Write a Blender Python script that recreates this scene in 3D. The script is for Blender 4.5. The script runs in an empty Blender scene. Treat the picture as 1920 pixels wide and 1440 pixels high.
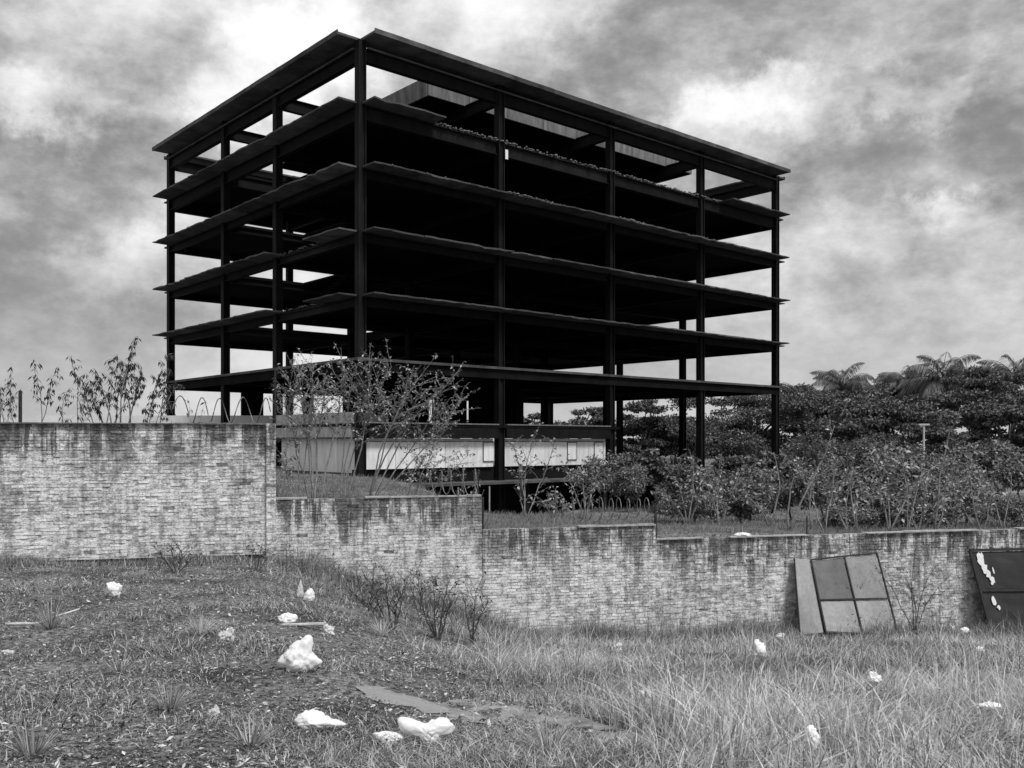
import bpy, math, random
import numpy as np
from mathutils import Vector, Matrix, noise as mnoise

# ------------------------------------------------------------------ camera, sky, sun, exposure
scene = bpy.context.scene
EYE = 1.7                      # camera height above the ground at its foot
FPX = 1760.0                   # focal length in photograph pixels (1920 wide)
HZ = 828.0                     # row of the horizon

cam_data = bpy.data.cameras.new("camera")
cam = bpy.data.objects.new("camera", cam_data)
scene.collection.objects.link(cam)
cam.location = (0, 0, EYE)
cam.rotation_euler = (math.radians(90), 0, 0)
cam_data.sensor_width = 36.0
cam_data.lens = 36.0 * FPX / 1920.0
cam_data.shift_y = (HZ - 720.0) / 1920.0
cam_data.clip_start = 0.05
cam_data.clip_end = 6000
scene.camera = cam

SUN_EL, SUN_AZ = math.radians(57), math.radians(140)   # azimuth clockwise from +Y (view direction): behind the camera, to its right
scene.view_settings.view_transform = 'Standard'
scene.view_settings.look = 'None'
scene.view_settings.exposure = 0.85
scene.cycles.max_bounces = 6
scene.cycles.diffuse_bounces = 3
scene.cycles.transmission_bounces = 3
scene.view_settings.gamma = 1.0
scene.view_settings.use_curve_mapping = False

world = bpy.data.worlds.new("World")
scene.world = world
world.use_nodes = True
wn, wl = world.node_tree.nodes, world.node_tree.links
wn.clear()


def wnode(t, **kw):
    n = wn.new(t)
    for k, v in kw.items():
        setattr(n, k, v)
    return n


def wmath(op, a, b=None, clamp=False):
    n = wnode('ShaderNodeMath', operation=op, use_clamp=clamp)
    for i, s in enumerate((a, b)):
        if s is None:
            continue
        if isinstance(s, (int, float)):
            n.inputs[i].default_value = s
        else:
            wl.new(s, n.inputs[i])
    return n.outputs[0]


sky = wnode('ShaderNodeTexSky', sky_type='NISHITA')
sky.sun_disc = False
sky.sun_elevation = SUN_EL
sky.sun_rotation = SUN_AZ
sky_bw = wnode('ShaderNodeRGBToBW')
wl.new(sky.outputs[0], sky_bw.inputs[0])
tc = wnode('ShaderNodeTexCoord')
DIR = tc.outputs['Generated']
sep = wnode('ShaderNodeSeparateXYZ')
wl.new(DIR, sep.inputs[0])
# cloud layer seen in perspective: direction projected on a plane overhead
zc = wmath('ADD', wmath('MAXIMUM', sep.outputs[2], 0.0), 0.26)
comb = wnode('ShaderNodeCombineXYZ')
wl.new(wmath('DIVIDE', sep.outputs[0], zc), comb.inputs[0])
wl.new(wmath('DIVIDE', sep.outputs[1], zc), comb.inputs[1])
mp = wnode('ShaderNodeMapping')
mp.inputs['Location'].default_value = (3.1, 1.7, 0.4)
mp.inputs['Rotation'].default_value = (0, 0, math.radians(-24))
mp.inputs['Scale'].default_value = (0.8, 1.25, 1)
wl.new(comb.outputs[0], mp.inputs[0])


def wnoise(vec, scale, detail, rough, dist=0.0):
    n = wnode('ShaderNodeTexNoise')
    n.inputs['Scale'].default_value = scale
    n.inputs['Detail'].default_value = detail
    n.inputs['Roughness'].default_value = rough
    n.inputs['Distortion'].default_value = dist
    wl.new(vec, n.inputs['Vector'])
    return n


mp2 = wnode('ShaderNodeMapping')
mp2.inputs['Location'].default_value = (1.3, 0.2, 2.9)
mp2.inputs['Rotation'].default_value = (0, math.radians(-12), 0)
mp2.inputs['Scale'].default_value = (1, 1, 1.75)
wl.new(DIR, mp2.inputs[0])
n1 = wnoise(mp2.outputs[0], 3.4, 10, 0.57, 0.25)
n2 = wnoise(mp2.outputs[0], 7.0, 13, 0.66, 0.0)
n3 = wnoise(mp2.outputs[0], 19.0, 9, 0.62, 0.0)
# broad masses of the cloud deck: brighter and darker regions with wind-torn edges
warp = wnoise(DIR, 7.0, 10, 0.66)
wsub = wnode('ShaderNodeVectorMath', operation='SUBTRACT')
wl.new(warp.outputs['Color'], wsub.inputs[0])
wsub.inputs[1].default_value = (0.5, 0.5, 0.5)
wscl = wnode('ShaderNodeVectorMath', operation='SCALE')
wl.new(wsub.outputs[0], wscl.inputs[0])
wscl.inputs['Scale'].default_value = 0.22
wadd = wnode('ShaderNodeVectorMath', operation='ADD')
wl.new(DIR, wadd.inputs[0])
wl.new(wscl.outputs[0], wadd.inputs[1])
wdir = wadd.outputs[0]


def cloud_mass(px, py, rx, rz, amp):
    c = Vector(((px - 960) / FPX, 1.0, (HZ - py) / FPX)).normalized()
    m = wnode('ShaderNodeVectorMath', operation='SUBTRACT')
    wl.new(wdir, m.inputs[0])
    m.inputs[1].default_value = c
    k = wnode('ShaderNodeVectorMath', operation='MULTIPLY')
    wl.new(m.outputs[0], k.inputs[0])
    k.inputs[1].default_value = (FPX / rx, FPX / max(rx, rz), FPX / rz)
    ln = wnode('ShaderNodeVectorMath', operation='LENGTH')
    wl.new(k.outputs[0], ln.inputs[0])
    r = wnode('ShaderNodeMapRange', interpolation_type='SMOOTHERSTEP')
    wl.new(ln.outputs['Value'], r.inputs[0])
    r.inputs[1].default_value = 0.0
    r.inputs[2].default_value = 1.0
    r.inputs[3].default_value = amp
    r.inputs[4].default_value = 0.0
    return r.outputs[0]


val = wmath('ADD', wmath('MULTIPLY', wmath('SUBTRACT', n1.outputs[0], 0.5), 1.75),
            wmath('MULTIPLY', wmath('SUBTRACT', n2.outputs[0], 0.5), 1.15))
val = wmath('ADD', val, wmath('MULTIPLY', wmath('SUBTRACT', n3.outputs[0], 0.5), 0.45))
val = wmath('ADD', val, 0.375)
for args in ((545, 45, 180, 140, .50), (1400, 185, 150, 80, .42), (1010, 70, 160, 130, .22), (80, 170, 230, 80, .34),
             (470, 200, 170, 100, .3), (270, 500, 300, 110, .20), (1700, 170, 220, 70, .16), (1330, 280, 240, 110, .28), (1760, 375, 120, 60, .3),
             (230, 270, 420, 170, -.30), (60, 40, 260, 110, -.08), (1740, 290, 380, 130, -.27), (1240, 120, 420, 110, -.10),
             (1800, 90, 330, 110, -.07), (1650, 540, 420, 90, -.13), (120, 410, 260, 70, -.1)):
    val = wmath('ADD', val, cloud_mass(*args))
# horizon haze brings the deck to an even pale grey
hz = wnode('ShaderNodeMapRange', interpolation_type='SMOOTHSTEP')
wl.new(sep.outputs[2], hz.inputs[0])
hz.inputs[1].default_value = -0.02
hz.inputs[2].default_value = 0.24
hz.inputs[3].default_value = 0.72
hz.inputs[4].default_value = 0.0
hmix = wnode('ShaderNodeMix', data_type='FLOAT')
wl.new(hz.outputs[0], hmix.inputs[0])
wl.new(val, hmix.inputs[2])
hmix.inputs[3].default_value = 0.46
soft = wnode('ShaderNodeMapRange', interpolation_type='SMOOTHSTEP')
wl.new(hmix.outputs[0], soft.inputs[0])
for _i, _v in enumerate((-0.02, 1.02, 0.125, 0.60)):
    soft.inputs[_i + 1].default_value = _v
val = soft.outputs[0]
val = wmath('ADD', wmath('MULTIPLY', val, 0.93), wmath('MULTIPLY', sky_bw.outputs[0], 0.008))
bg = wnode('ShaderNodeBackground')
bg.inputs['Strength'].default_value = 1.0
wl.new(val, bg.inputs['Color'])
wout = wnode('ShaderNodeOutputWorld')
wl.new(bg.outputs[0], wout.inputs[0])

sun_data = bpy.data.lights.new("sun", 'SUN')
sun_data.energy = 1.5
sun_data.angle = math.radians(14)
sun_data.color = (1.0, 1.0, 1.0)       # the photograph is black and white
sun = bpy.data.objects.new("sun", sun_data)
scene.collection.objects.link(sun)
sd = Vector((math.sin(SUN_AZ) * math.cos(SUN_EL), math.cos(SUN_AZ) * math.cos(SUN_EL), math.sin(SUN_EL)))
sun.rotation_euler = sd.to_track_quat('Z', 'Y').to_euler()
sun.location = (0, 0, 60)

# ------------------------------------------------------------------ helpers
RNG = np.random.default_rng(7)
random.seed(7)
COL = scene.collection


def W(px, py, d):
    """world point at photograph pixel (px, py) and distance d along the view axis"""
    return Vector(((px - 960) / FPX * d, d, EYE - (py - HZ) / FPX * d))


def link(o, parent=None):
    COL.objects.link(o)
    if parent is not None:
        o.parent = parent
    return o


def tag(o, label=None, cat=None, group=None, kind=None):
    if label: o['label'] = label
    if cat: o['category'] = cat
    if group: o['group'] = group
    if kind: o['kind'] = kind
    return o


def empty(name, loc, rz=0.0):
    o = bpy.data.objects.new(name, None)
    o.empty_display_size = 0.3
    o.location = loc
    o.rotation_euler = (0, 0, rz)
    return link(o)


def mesh_obj(name, verts, faces, mat, parent=None, smooth=False):
    me = bpy.data.meshes.new(name)
    me.from_pydata([tuple(v) for v in verts], [], faces)
    me.update()
    if smooth:
        me.polygons.foreach_set('use_smooth', [True] * len(me.polygons))
    if mat: me.materials.append(mat)
    return link(bpy.data.objects.new(name, me), parent)


def mesh_np(name, verts, k, mat, rnd=None, smooth=False):
    """verts (F*k, 3): every face has its own k vertices, or pass faces through mesh_np_f"""
    n = len(verts)
    faces = np.arange(n, dtype=np.int32).reshape(-1, k)
    return mesh_np_f(name, verts, faces, mat, rnd, smooth)


def mesh_np_f(name, verts, faces, mat, rnd=None, smooth=False):
    me = bpy.data.meshes.new(name)
    nf, k = faces.shape
    me.vertices.add(len(verts))
    me.vertices.foreach_set('co', np.ascontiguousarray(verts, dtype=np.float32).ravel())
    me.loops.add(nf * k)
    me.loops.foreach_set('vertex_index', np.ascontiguousarray(faces, dtype=np.int32).ravel())
    me.polygons.add(nf)
    me.polygons.foreach_set('loop_start', np.arange(0, nf * k, k, dtype=np.int32))
    me.polygons.foreach_set('loop_total', np.full(nf, k, dtype=np.int32))
    me.polygons.foreach_set('use_smooth', np.full(nf, bool(smooth)))
    me.update(calc_edges=True)
    if rnd is not None:
        a = me.attributes.new('rnd', 'FLOAT', 'FACE')
        a.data.foreach_set('value', np.ascontiguousarray(rnd, dtype=np.float32))
    me.materials.append(mat)
    return me


class MB:
    """collects boxes and tubes for one mesh"""
    def __init__(self):
        self.v, self.f = [], []

    def hexa(self, p):
        o = len(self.v)
        self.v += [tuple(q) for q in p]
        self.f += [(o, o + 3, o + 2, o + 1), (o + 4, o + 5, o + 6, o + 7), (o, o + 1, o + 5, o + 4),
                   (o + 1, o + 2, o + 6, o + 5), (o + 2, o + 3, o + 7, o + 6), (o + 3, o, o + 4, o + 7)]
        return self

    def box(self, x0, x1, y0, y1, z0, z1):
        return self.hexa([(x0, y0, z0), (x1, y0, z0), (x1, y1, z0), (x0, y1, z0),
                          (x0, y0, z1), (x1, y0, z1), (x1, y1, z1), (x0, y1, z1)])

    def bar(self, a, b, w, h, up=Vector((0, 0, 1))):
        a, b = Vector(a), Vector(b)
        t = (b - a).normalized()
        s = t.cross(up)
        if s.length < 1e-4: s = t.cross(Vector((1, 0, 0)))
        s.normalize()
        n = s.cross(t).normalized()
        s, n = s * w / 2, n * h / 2
        return self.hexa([a - s - n, a + s - n, b + s - n, b - s - n, a - s + n, a + s + n, b + s + n, b - s + n])

    def tube(self, pts, radii, n=6):
        pts = [Vector(p) for p in pts]
        if isinstance(radii, (int, float)): radii = [radii] * len(pts)
        o = len(self.v)
        ref = Vector((0.31, 0.17, 0.93))
        for i, p in enumerate(pts):
            t = (pts[min(i + 1, len(pts) - 1)] - pts[max(i - 1, 0)])
            if t.length < 1e-6: t = Vector((0, 0, 1))
            t.normalize()
            s = t.cross(ref)
            if s.length < .05: s = t.cross(Vector((1, 0, 0)))
            s.normalize()
            u = s.cross(t)
            for j in range(n):
                a = 2 * math.pi * j / n
                self.v.append(tuple(p + (s * math.cos(a) + u * math.sin(a)) * radii[i]))
        for i in range(len(pts) - 1):
            for j in range(n):
                a, b = o + i * n + j, o + i * n + (j + 1) % n
                self.f.append((a, b, b + n, a + n))
        self.f.append(tuple(o + (len(pts) - 1) * n + j for j in range(n)))
        self.f.append(tuple(o + n - 1 - j for j in range(n)))
        return self

    def build(self, name, mat, parent=None, smooth=False):
        return mesh_obj(name, self.v, self.f, mat, parent, smooth)

    def mesh(self, name, mat):
        me = bpy.data.meshes.new(name)
        me.from_pydata(self.v, [], self.f)
        me.update()
        me.materials.append(mat)
        return me


def inst(name, me, parent, loc=(0, 0, 0), rz=0.0):
    o = bpy.data.objects.new(name, me)
    o.location = loc
    if rz: o.rotation_euler = (0, 0, rz)
    return link(o, parent)


# ------------------------------------------------------------------ materials (all neutral greys: a black and white photograph)
class Mat:
    def __init__(self, name, rough=0.85, spec=0.25):
        self.m = bpy.data.materials.new(name)
        self.m.use_nodes = True
        self.nt = self.m.node_tree
        self.n, self.l = self.nt.nodes, self.nt.links
        self.b = self.n['Principled BSDF']
        self.b.inputs['Roughness'].default_value = rough
        self.b.inputs['Specular IOR Level'].default_value = spec
        self.pos = None

    def node(self, t, **kw):
        x = self.n.new(t)
        for k, v in kw.items(): setattr(x, k, v)
        return x

    def put(self, s, inp):
        if isinstance(s, (int, float)): inp.default_value = s
        else: self.l.new(s, inp)

    def math(self, op, a, b=0.0, clamp=False):
        x = self.node('ShaderNodeMath', operation=op, use_clamp=clamp)
        self.put(a, x.inputs[0]); self.put(b, x.inputs[1])
        return x.outputs[0]

    def P(self):
        if self.pos is None:
            self.pos = self.node('ShaderNodeNewGeometry').outputs['Position']
        return self.pos

    def noise(self, scale, detail=4, rough=.6, sc=(1, 1, 1), loc=(0, 0, 0), rotz=0.0, vec=None, dist=0.0):
        mpn = self.node('ShaderNodeMapping')
        mpn.inputs['Scale'].default_value = sc
        mpn.inputs['Location'].default_value = loc
        mpn.inputs['Rotation'].default_value = (0, 0, rotz)
        self.l.new(vec if vec is not None else self.P(), mpn.inputs[0])
        x = self.node('ShaderNodeTexNoise')
        x.inputs['Scale'].default_value = scale
        x.inputs['Detail'].default_value = detail
        x.inputs['Roughness'].default_value = rough
        x.inputs['Distortion'].default_value = dist
        self.l.new(mpn.outputs[0], x.inputs['Vector'])
        return x.outputs[0]

    def ramp(self, v, lo, hi, a, b, smooth=False):
        x = self.node('ShaderNodeMapRange', interpolation_type='SMOOTHSTEP' if smooth else 'LINEAR')
        self.put(v, x.inputs[0])
        for i, q in enumerate((lo, hi, a, b)): self.put(q, x.inputs[i + 1])
        return x.outputs[0]

    def mix(self, f, a, b):
        x = self.node('ShaderNodeMix', data_type='FLOAT')
        self.put(f, x.inputs[0]); self.put(a, x.inputs[2]); self.put(b, x.inputs[3])
        return x.outputs[0]

    def attr(self, name='rnd'):
        return self.node('ShaderNodeAttribute', attribute_name=name).outputs['Fac']

    def objrnd(self):
        return self.node('ShaderNodeObjectInfo').outputs['Random']

    def color(self, v):
        if isinstance(v, (int, float)):
            self.b.inputs['Base Color'].default_value = (v, v, v, 1)
        else:
            c = self.node('ShaderNodeCombineColor')
            for i in range(3): self.l.new(v, c.inputs[i])
            self.l.new(c.outputs[0], self.b.inputs['Base Color'])
        return self

    def bump(self, v, strength=.5, dist=.02):
        x = self.node('ShaderNodeBump')
        x.inputs['Strength'].default_value = strength
        x.inputs['Distance'].default_value = dist
        self.l.new(v, x.inputs['Height'])
        self.l.new(x.outputs[0], self.b.inputs['Normal'])
        return self


def leaf_mat(name, lo, hi, trans=.36, rough=.55, spec=.35):
    m = Mat(name, rough, spec)
    r = m.attr()
    m.color(m.ramp(r, 0, 1, lo, hi))
    t = m.node('ShaderNodeBsdfTranslucent')
    c = m.node('ShaderNodeCombineColor')
    v = m.ramp(r, 0, 1, lo * 1.1, hi * 1.1)
    for i in range(3): m.l.new(v, c.inputs[i])
    m.l.new(c.outputs[0], t.inputs['Color'])
    mx = m.node('ShaderNodeMixShader')
    mx.inputs[0].default_value = trans
    m.l.new(m.b.outputs[0], mx.inputs[1])
    m.l.new(t.outputs[0], mx.inputs[2])
    m.l.new(mx.outputs[0], m.n['Material Output'].inputs['Surface'])
    return m.m


def rough_mat(name, lo, hi, scale, rough=.85, spec=.2, objvar=0.0, bump=0.0, sc=(1, 1, 1)):
    m = Mat(name, rough, spec)
    nz = m.noise(scale, 6, .65, sc)
    v = m.ramp(nz, .3, .7, lo, hi)
    if objvar:
        v = m.math('MULTIPLY', v, m.ramp(m.objrnd(), 0, 1, 1 - objvar, 1 + objvar))
    m.color(v)
    if bump: m.bump(nz, bump, .03)
    return m.m


M = {}
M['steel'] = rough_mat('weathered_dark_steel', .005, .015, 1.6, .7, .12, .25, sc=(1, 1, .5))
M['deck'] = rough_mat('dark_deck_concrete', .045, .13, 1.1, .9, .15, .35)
M['floor'] = rough_mat('shade_dark_floor_concrete', .006, .016, .8, .95, .05, .2)  # near-black tone puts the deep interior shade into the base colour
M['fascia'] = rough_mat('stained_concrete_fascia', .08, .24, 1.4, .9, .2, .2, sc=(2.2, 2.2, .5))
M['parapet'] = rough_mat('grey_concrete_parapet', .30, .58, 2.2, .9, .2, .1, sc=(2, 2, .7))
M['white_panel'] = rough_mat('white_wall_panel', .60, .92, 1.6, .6, .3, .07, sc=(2.0, 2.0, .35))
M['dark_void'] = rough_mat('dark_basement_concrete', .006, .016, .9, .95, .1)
M['rubble'] = rough_mat('broken_concrete', .08, .26, 9, .95, .1)
M['bark'] = rough_mat('pale_bark', .12, .34, 14, .9, .15, .15)
M['bark_dark'] = rough_mat('dark_bark', .05, .14, 10, .95, .1, .15)
M['rust'] = rough_mat('dark_rusted_iron', .012, .05, 20, .7, .3)
M['galv'] = rough_mat('grey_wire', .10, .2, 20, .5, .5)
M['plastic'] = rough_mat('white_plastic', .84, .93, 12, .4, .45, bump=.3)
M['plastic_grey'] = rough_mat('dirty_white_plastic', .45, .85, 18, .45, .4, bump=.4)
M['lamp'] = rough_mat('pale_painted_metal', .5, .6, 5, .5, .4)
M['far_wall'] = rough_mat('pale_far_wall', .66, .85, .6, .9, .1)
M['paving'] = rough_mat('worn_concrete_path', .16, .42, 3.0, .95, .1, bump=.3)
M['mortar'] = rough_mat('weathered_mortar', .22, .55, 7, .95, .1, bump=.3)
M['leaf'] = leaf_mat('tree_leaf', .035, .34, .15)
M['leaf_dark'] = leaf_mat('dark_tree_leaf', .03, .32, .15)
M['leaf_pale'] = leaf_mat('pale_feathery_leaf', .10, .30, .3)
M['leaf_palm'] = leaf_mat('palm_leaflet', .08, .24, .25)
M['leaf_shrub'] = leaf_mat('shrub_leaf', .05, .55, .18)
M['leaf_droop'] = leaf_mat('drooping_leaf', .02, .09, .2)
M['grass_tall'] = leaf_mat('dry_tall_grass', .06, .88, .3, .7, .2)
M['grass_short'] = leaf_mat('short_dry_grass', .04, .80, .2, .8, .15)
M['grass_bank'] = leaf_mat('bank_grass', .10, .36, .3, .8, .15)
M['litter'] = leaf_mat('dead_leaf_litter', .02, .80, .05, .9, .1)
M['weed'] = leaf_mat('dark_weed', .02, .09, .15, .9, .1)

# ------------------------------------------------------------------ ground
WS = 0.269                      # the brick wall line recedes to the right
YW = 22.0


def sst(a, b, x):
    t = np.clip((x - a) / (b - a), 0, 1)
    return t * t * (3 - 2 * t)


BC = np.array((-7.81, 48.4))    # building corner
BU = np.array((.7535, .6575)); BV = np.array((-.6575, .7535))


def bumps(x, y):
    return (.05 * np.sin(x * 1.3 + .7 * np.sin(y * .9)) * np.cos(y * 1.1 + .3) + .025 * np.sin(x * 3.1 + 1.0) * np.sin(y * 2.7 + x * .6)
            + .012 * np.sin(x * 7.3 + y * 2.0) * np.cos(y * 6.1))


def ground_front(x, y):
    yy = np.clip(y, -3, 40)
    zl = -1.68 - .058 * (yy - 5)
    zr = -1.70 - .172 * (yy - 5)
    xs = x * np.clip(22 / np.maximum(yy, 6), .8, 2.2)
    t = sst(-6.9, 1.4, xs)
    return EYE + zl * (1 - t) + zr * t + bumps(x, y) * sst(2, 6, y)


def ground_back(x, y):
    s = (x / np.maximum(y, 12)) * 22
    z = -0.55 - 1.25 * sst(-7.5, -4.8, s) - .50 * sst(-3.4, .4, s) - .12 * sst(1.5, 8, s)
    z = z - .055 * np.clip(y - 24, 0, 13) * sst(-3.0, -.5, s)
    bx, by = x - BC[0], y - BC[1]
    u = bx * BU[0] + by * BU[1]
    v = bx * BV[0] + by * BV[1]
    pit = sst(.5, 5.0, u - .25 * np.minimum(v, 0)) * (1 - sst(42, 50, u)) * sst(-13.0, -7.5, v) * (1 - sst(28, 33, v))
    z = z * (1 - pit) + (-4.9) * pit
    far = sst(60, 130, y)
    z = z * (1 - far) + (-2.6 + .6 * sst(20, 90, x)) * far
    return EYE + z + 1.5 * bumps(x * .8, y * .8)


def gz(x, y):
    x, y = np.asarray(x, float), np.asarray(y, float)
    s = y - YW - WS * x
    return np.where(s < .12, ground_front(x, y), ground_back(x, y))


def on_ground(px, py):
    """the point of the ground in front of the wall that lies at photograph pixel (px, py)"""
    lo = 3.0
    d = lo
    while d < 24:
        w = W(px, py, d)
        if w.z <= float(ground_front(np.array(w.x), np.array(w.y))): break
        d += .02
    w = W(px, py, d)
    return Vector((w.x, w.y, float(ground_front(np.array(w.x), np.array(w.y)))))


xs = np.unique(np.concatenate([np.linspace(-14, 17, 150), -14 - np.geomspace(.5, 2500, 40), 17 + np.geomspace(.5, 2500, 40)]))
ss = np.unique(np.concatenate([np.linspace(-26, 0.06, 120), [.1, .16], np.linspace(.3, 40, 90), 40 + np.geomspace(1, 3500, 45), -26 - np.geomspace(1, 300, 8)]))
gx, gs = np.meshgrid(xs, ss)
gxc = np.clip(gx, -40, 60)
gy = YW + WS * gxc + gs
gzv = np.where(gs < .12, ground_front(gx, gy), ground_back(gx, gy))
nx_, ns_ = len(xs), len(ss)
idx = np.arange(nx_ * ns_).reshape(ns_, nx_)
gf = np.stack([idx[:-1, :-1], idx[:-1, 1:], idx[1:, 1:], idx[1:, :-1]], -1).reshape(-1, 4)
m = Mat('bare_ground', .95, .1)
a_ = m.noise(1.1, 5, .6)
b_ = m.noise(16, 6, .7)
c_ = m.noise(70, 3, .6)
v_ = m.math('MULTIPLY', m.ramp(b_, .38, .62, .03, .26), m.ramp(a_, .35, .65, .45, 1.6))
v_ = m.math('ADD', v_, m.ramp(c_, .60, .70, 0, .30))
m.color(v_).bump(m.math('ADD', b_, m.math('MULTIPLY', c_, .5)), .8, .04)
M['ground'] = m.m
gme = mesh_np_f('ground', np.stack([gx, gy, gzv], -1).reshape(-1, 3), gf, M['ground'], smooth=True)
tag(link(bpy.data.objects.new('ground', gme)), kind='structure')


def sheet_on_ground(name, outline_px, lift, mat, flat=None):
    pts = [on_ground(*p) for p in outline_px]
    c = sum(pts, Vector()) / len(pts)
    rings = 5
    vs, fs = [], []
    n = len(pts)
    for r in range(1, rings + 1):
        for p in pts:
            q = c.lerp(p, r / rings)
            z = flat if flat is not None else float(ground_front(np.array(q.x), np.array(q.y))) + lift
            vs.append((q.x, q.y, z))
    vs.append((c.x, c.y, flat if flat is not None else float(ground_front(np.array(c.x), np.array(c.y))) + lift))
    for j in range(n):
        fs.append((n * rings, j, (j + 1) % n))
    for r in range(rings - 1):
        for j in range(n):
            a, b = r * n + j, r * n + (j + 1) % n
            fs.append((a, a + n, b + n, b))
    return mesh_obj(name, vs, fs, mat)


def wobble(pts, k=4, amp=5, seed=1):
    rr = random.Random(seed)
    out = []
    for i in range(len(pts)):
        a, b = pts[i], pts[(i + 1) % len(pts)]
        for j in range(k):
            t = j / k
            out.append((a[0] + (b[0] - a[0]) * t + rr.uniform(-amp, amp), a[1] + (b[1] - a[1]) * t + rr.uniform(-amp, amp) * .3))
    return out


def rounded(pts, it=2):
    for _ in range(it):
        out = []
        for i in range(len(pts)):
            a, b = pts[i], pts[(i + 1) % len(pts)]
            out += [(a[0] * .75 + b[0] * .25, a[1] * .75 + b[1] * .25), (a[0] * .25 + b[0] * .75, a[1] * .25 + b[1] * .75)]
        pts = out
    return pts


path = sheet_on_ground('path', rounded(wobble([(800, 1316), (905, 1312), (1040, 1330), (1160, 1368), (1260, 1398), (1200, 1410), (1080, 1374), (960, 1352), (850, 1350)], 3, 12, 3), 1), .003, M['paving'])
tag(path, kind='structure')
m = Mat('puddle_water', .18, .6)
m.color(.44)
M['puddle'] = m.m
pc = on_ground(745, 1306)
puddle = sheet_on_ground('puddle', rounded(wobble([(662, 1288), (700, 1287), (727, 1290), (722, 1299), (760, 1302), (785, 1310), (842, 1331), (845, 1338), (792, 1338), (786, 1326), (720, 1322), (684, 1308), (690, 1303)], 2, 3, 5), 2), .005, M['puddle'])
tag(puddle, kind='structure')

# ------------------------------------------------------------------ the abandoned building
bld = empty('abandoned_building', (BC[0], BC[1], EYE - 5.0), math.atan2(BU[1], BU[0]))
tag(bld, 'black skeleton of an abandoned six storey building behind the brick walls', 'building')
U = [0, 9.4, 18.8, 28.2, 37.6]
V = [0, 9.1, 16.3, 25.5]
L0, STEP = .95, 3.3
LV = {'G': .95 + 5, 1: 4.29 + 5, 2: 7.59 + 5, 3: 10.89 + 5, 4: 14.19 + 5, 5: 17.49 + 5, 'R': 20.79 + 5}
POD = -2.25 + 5
OV = 1.3

# columns: H-sections
cm = MB()
h, zt = .22, LV['R'] - .14
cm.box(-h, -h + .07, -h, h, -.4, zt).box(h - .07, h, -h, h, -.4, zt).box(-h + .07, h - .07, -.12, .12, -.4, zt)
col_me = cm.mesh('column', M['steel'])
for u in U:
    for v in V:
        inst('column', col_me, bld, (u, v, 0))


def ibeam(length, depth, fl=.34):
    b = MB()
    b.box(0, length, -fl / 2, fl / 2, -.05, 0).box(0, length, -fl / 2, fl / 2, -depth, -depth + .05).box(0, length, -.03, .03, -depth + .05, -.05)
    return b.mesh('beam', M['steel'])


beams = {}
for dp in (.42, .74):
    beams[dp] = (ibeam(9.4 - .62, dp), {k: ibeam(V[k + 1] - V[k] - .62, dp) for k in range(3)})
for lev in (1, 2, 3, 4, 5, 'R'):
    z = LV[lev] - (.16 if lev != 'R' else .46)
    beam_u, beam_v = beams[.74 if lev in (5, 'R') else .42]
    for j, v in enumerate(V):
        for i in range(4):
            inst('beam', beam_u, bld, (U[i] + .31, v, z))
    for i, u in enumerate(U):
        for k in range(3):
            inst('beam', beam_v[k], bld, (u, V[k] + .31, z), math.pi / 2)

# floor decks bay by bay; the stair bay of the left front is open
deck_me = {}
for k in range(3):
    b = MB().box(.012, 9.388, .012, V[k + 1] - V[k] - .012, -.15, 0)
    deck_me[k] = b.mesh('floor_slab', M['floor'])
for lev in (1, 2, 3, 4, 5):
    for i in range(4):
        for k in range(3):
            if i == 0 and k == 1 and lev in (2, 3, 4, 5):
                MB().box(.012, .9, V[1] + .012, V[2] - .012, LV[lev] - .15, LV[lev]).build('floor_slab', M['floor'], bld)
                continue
            inst('floor_slab', deck_me[k], bld, (U[i], V[k], LV[lev]))
# short landings left in the open stair bay
for lev in (3, 4, 5):
    MB().box(5.6, 9.38, V[1] + .05, V[2] - .05, LV[lev] - .15, LV[lev]).build('stair_landing', M['floor'], bld)
    b = MB()
    for st in range(12):
        zz = LV[lev] - 3.3 + .15 + st * .26
        b.box(2.2 + st * .28, 2.2 + st * .28 + .30, V[1] + .6, V[1] + 1.9, zz - .08, zz)
    b.build('stair_flight', M['floor'], bld)

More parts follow.
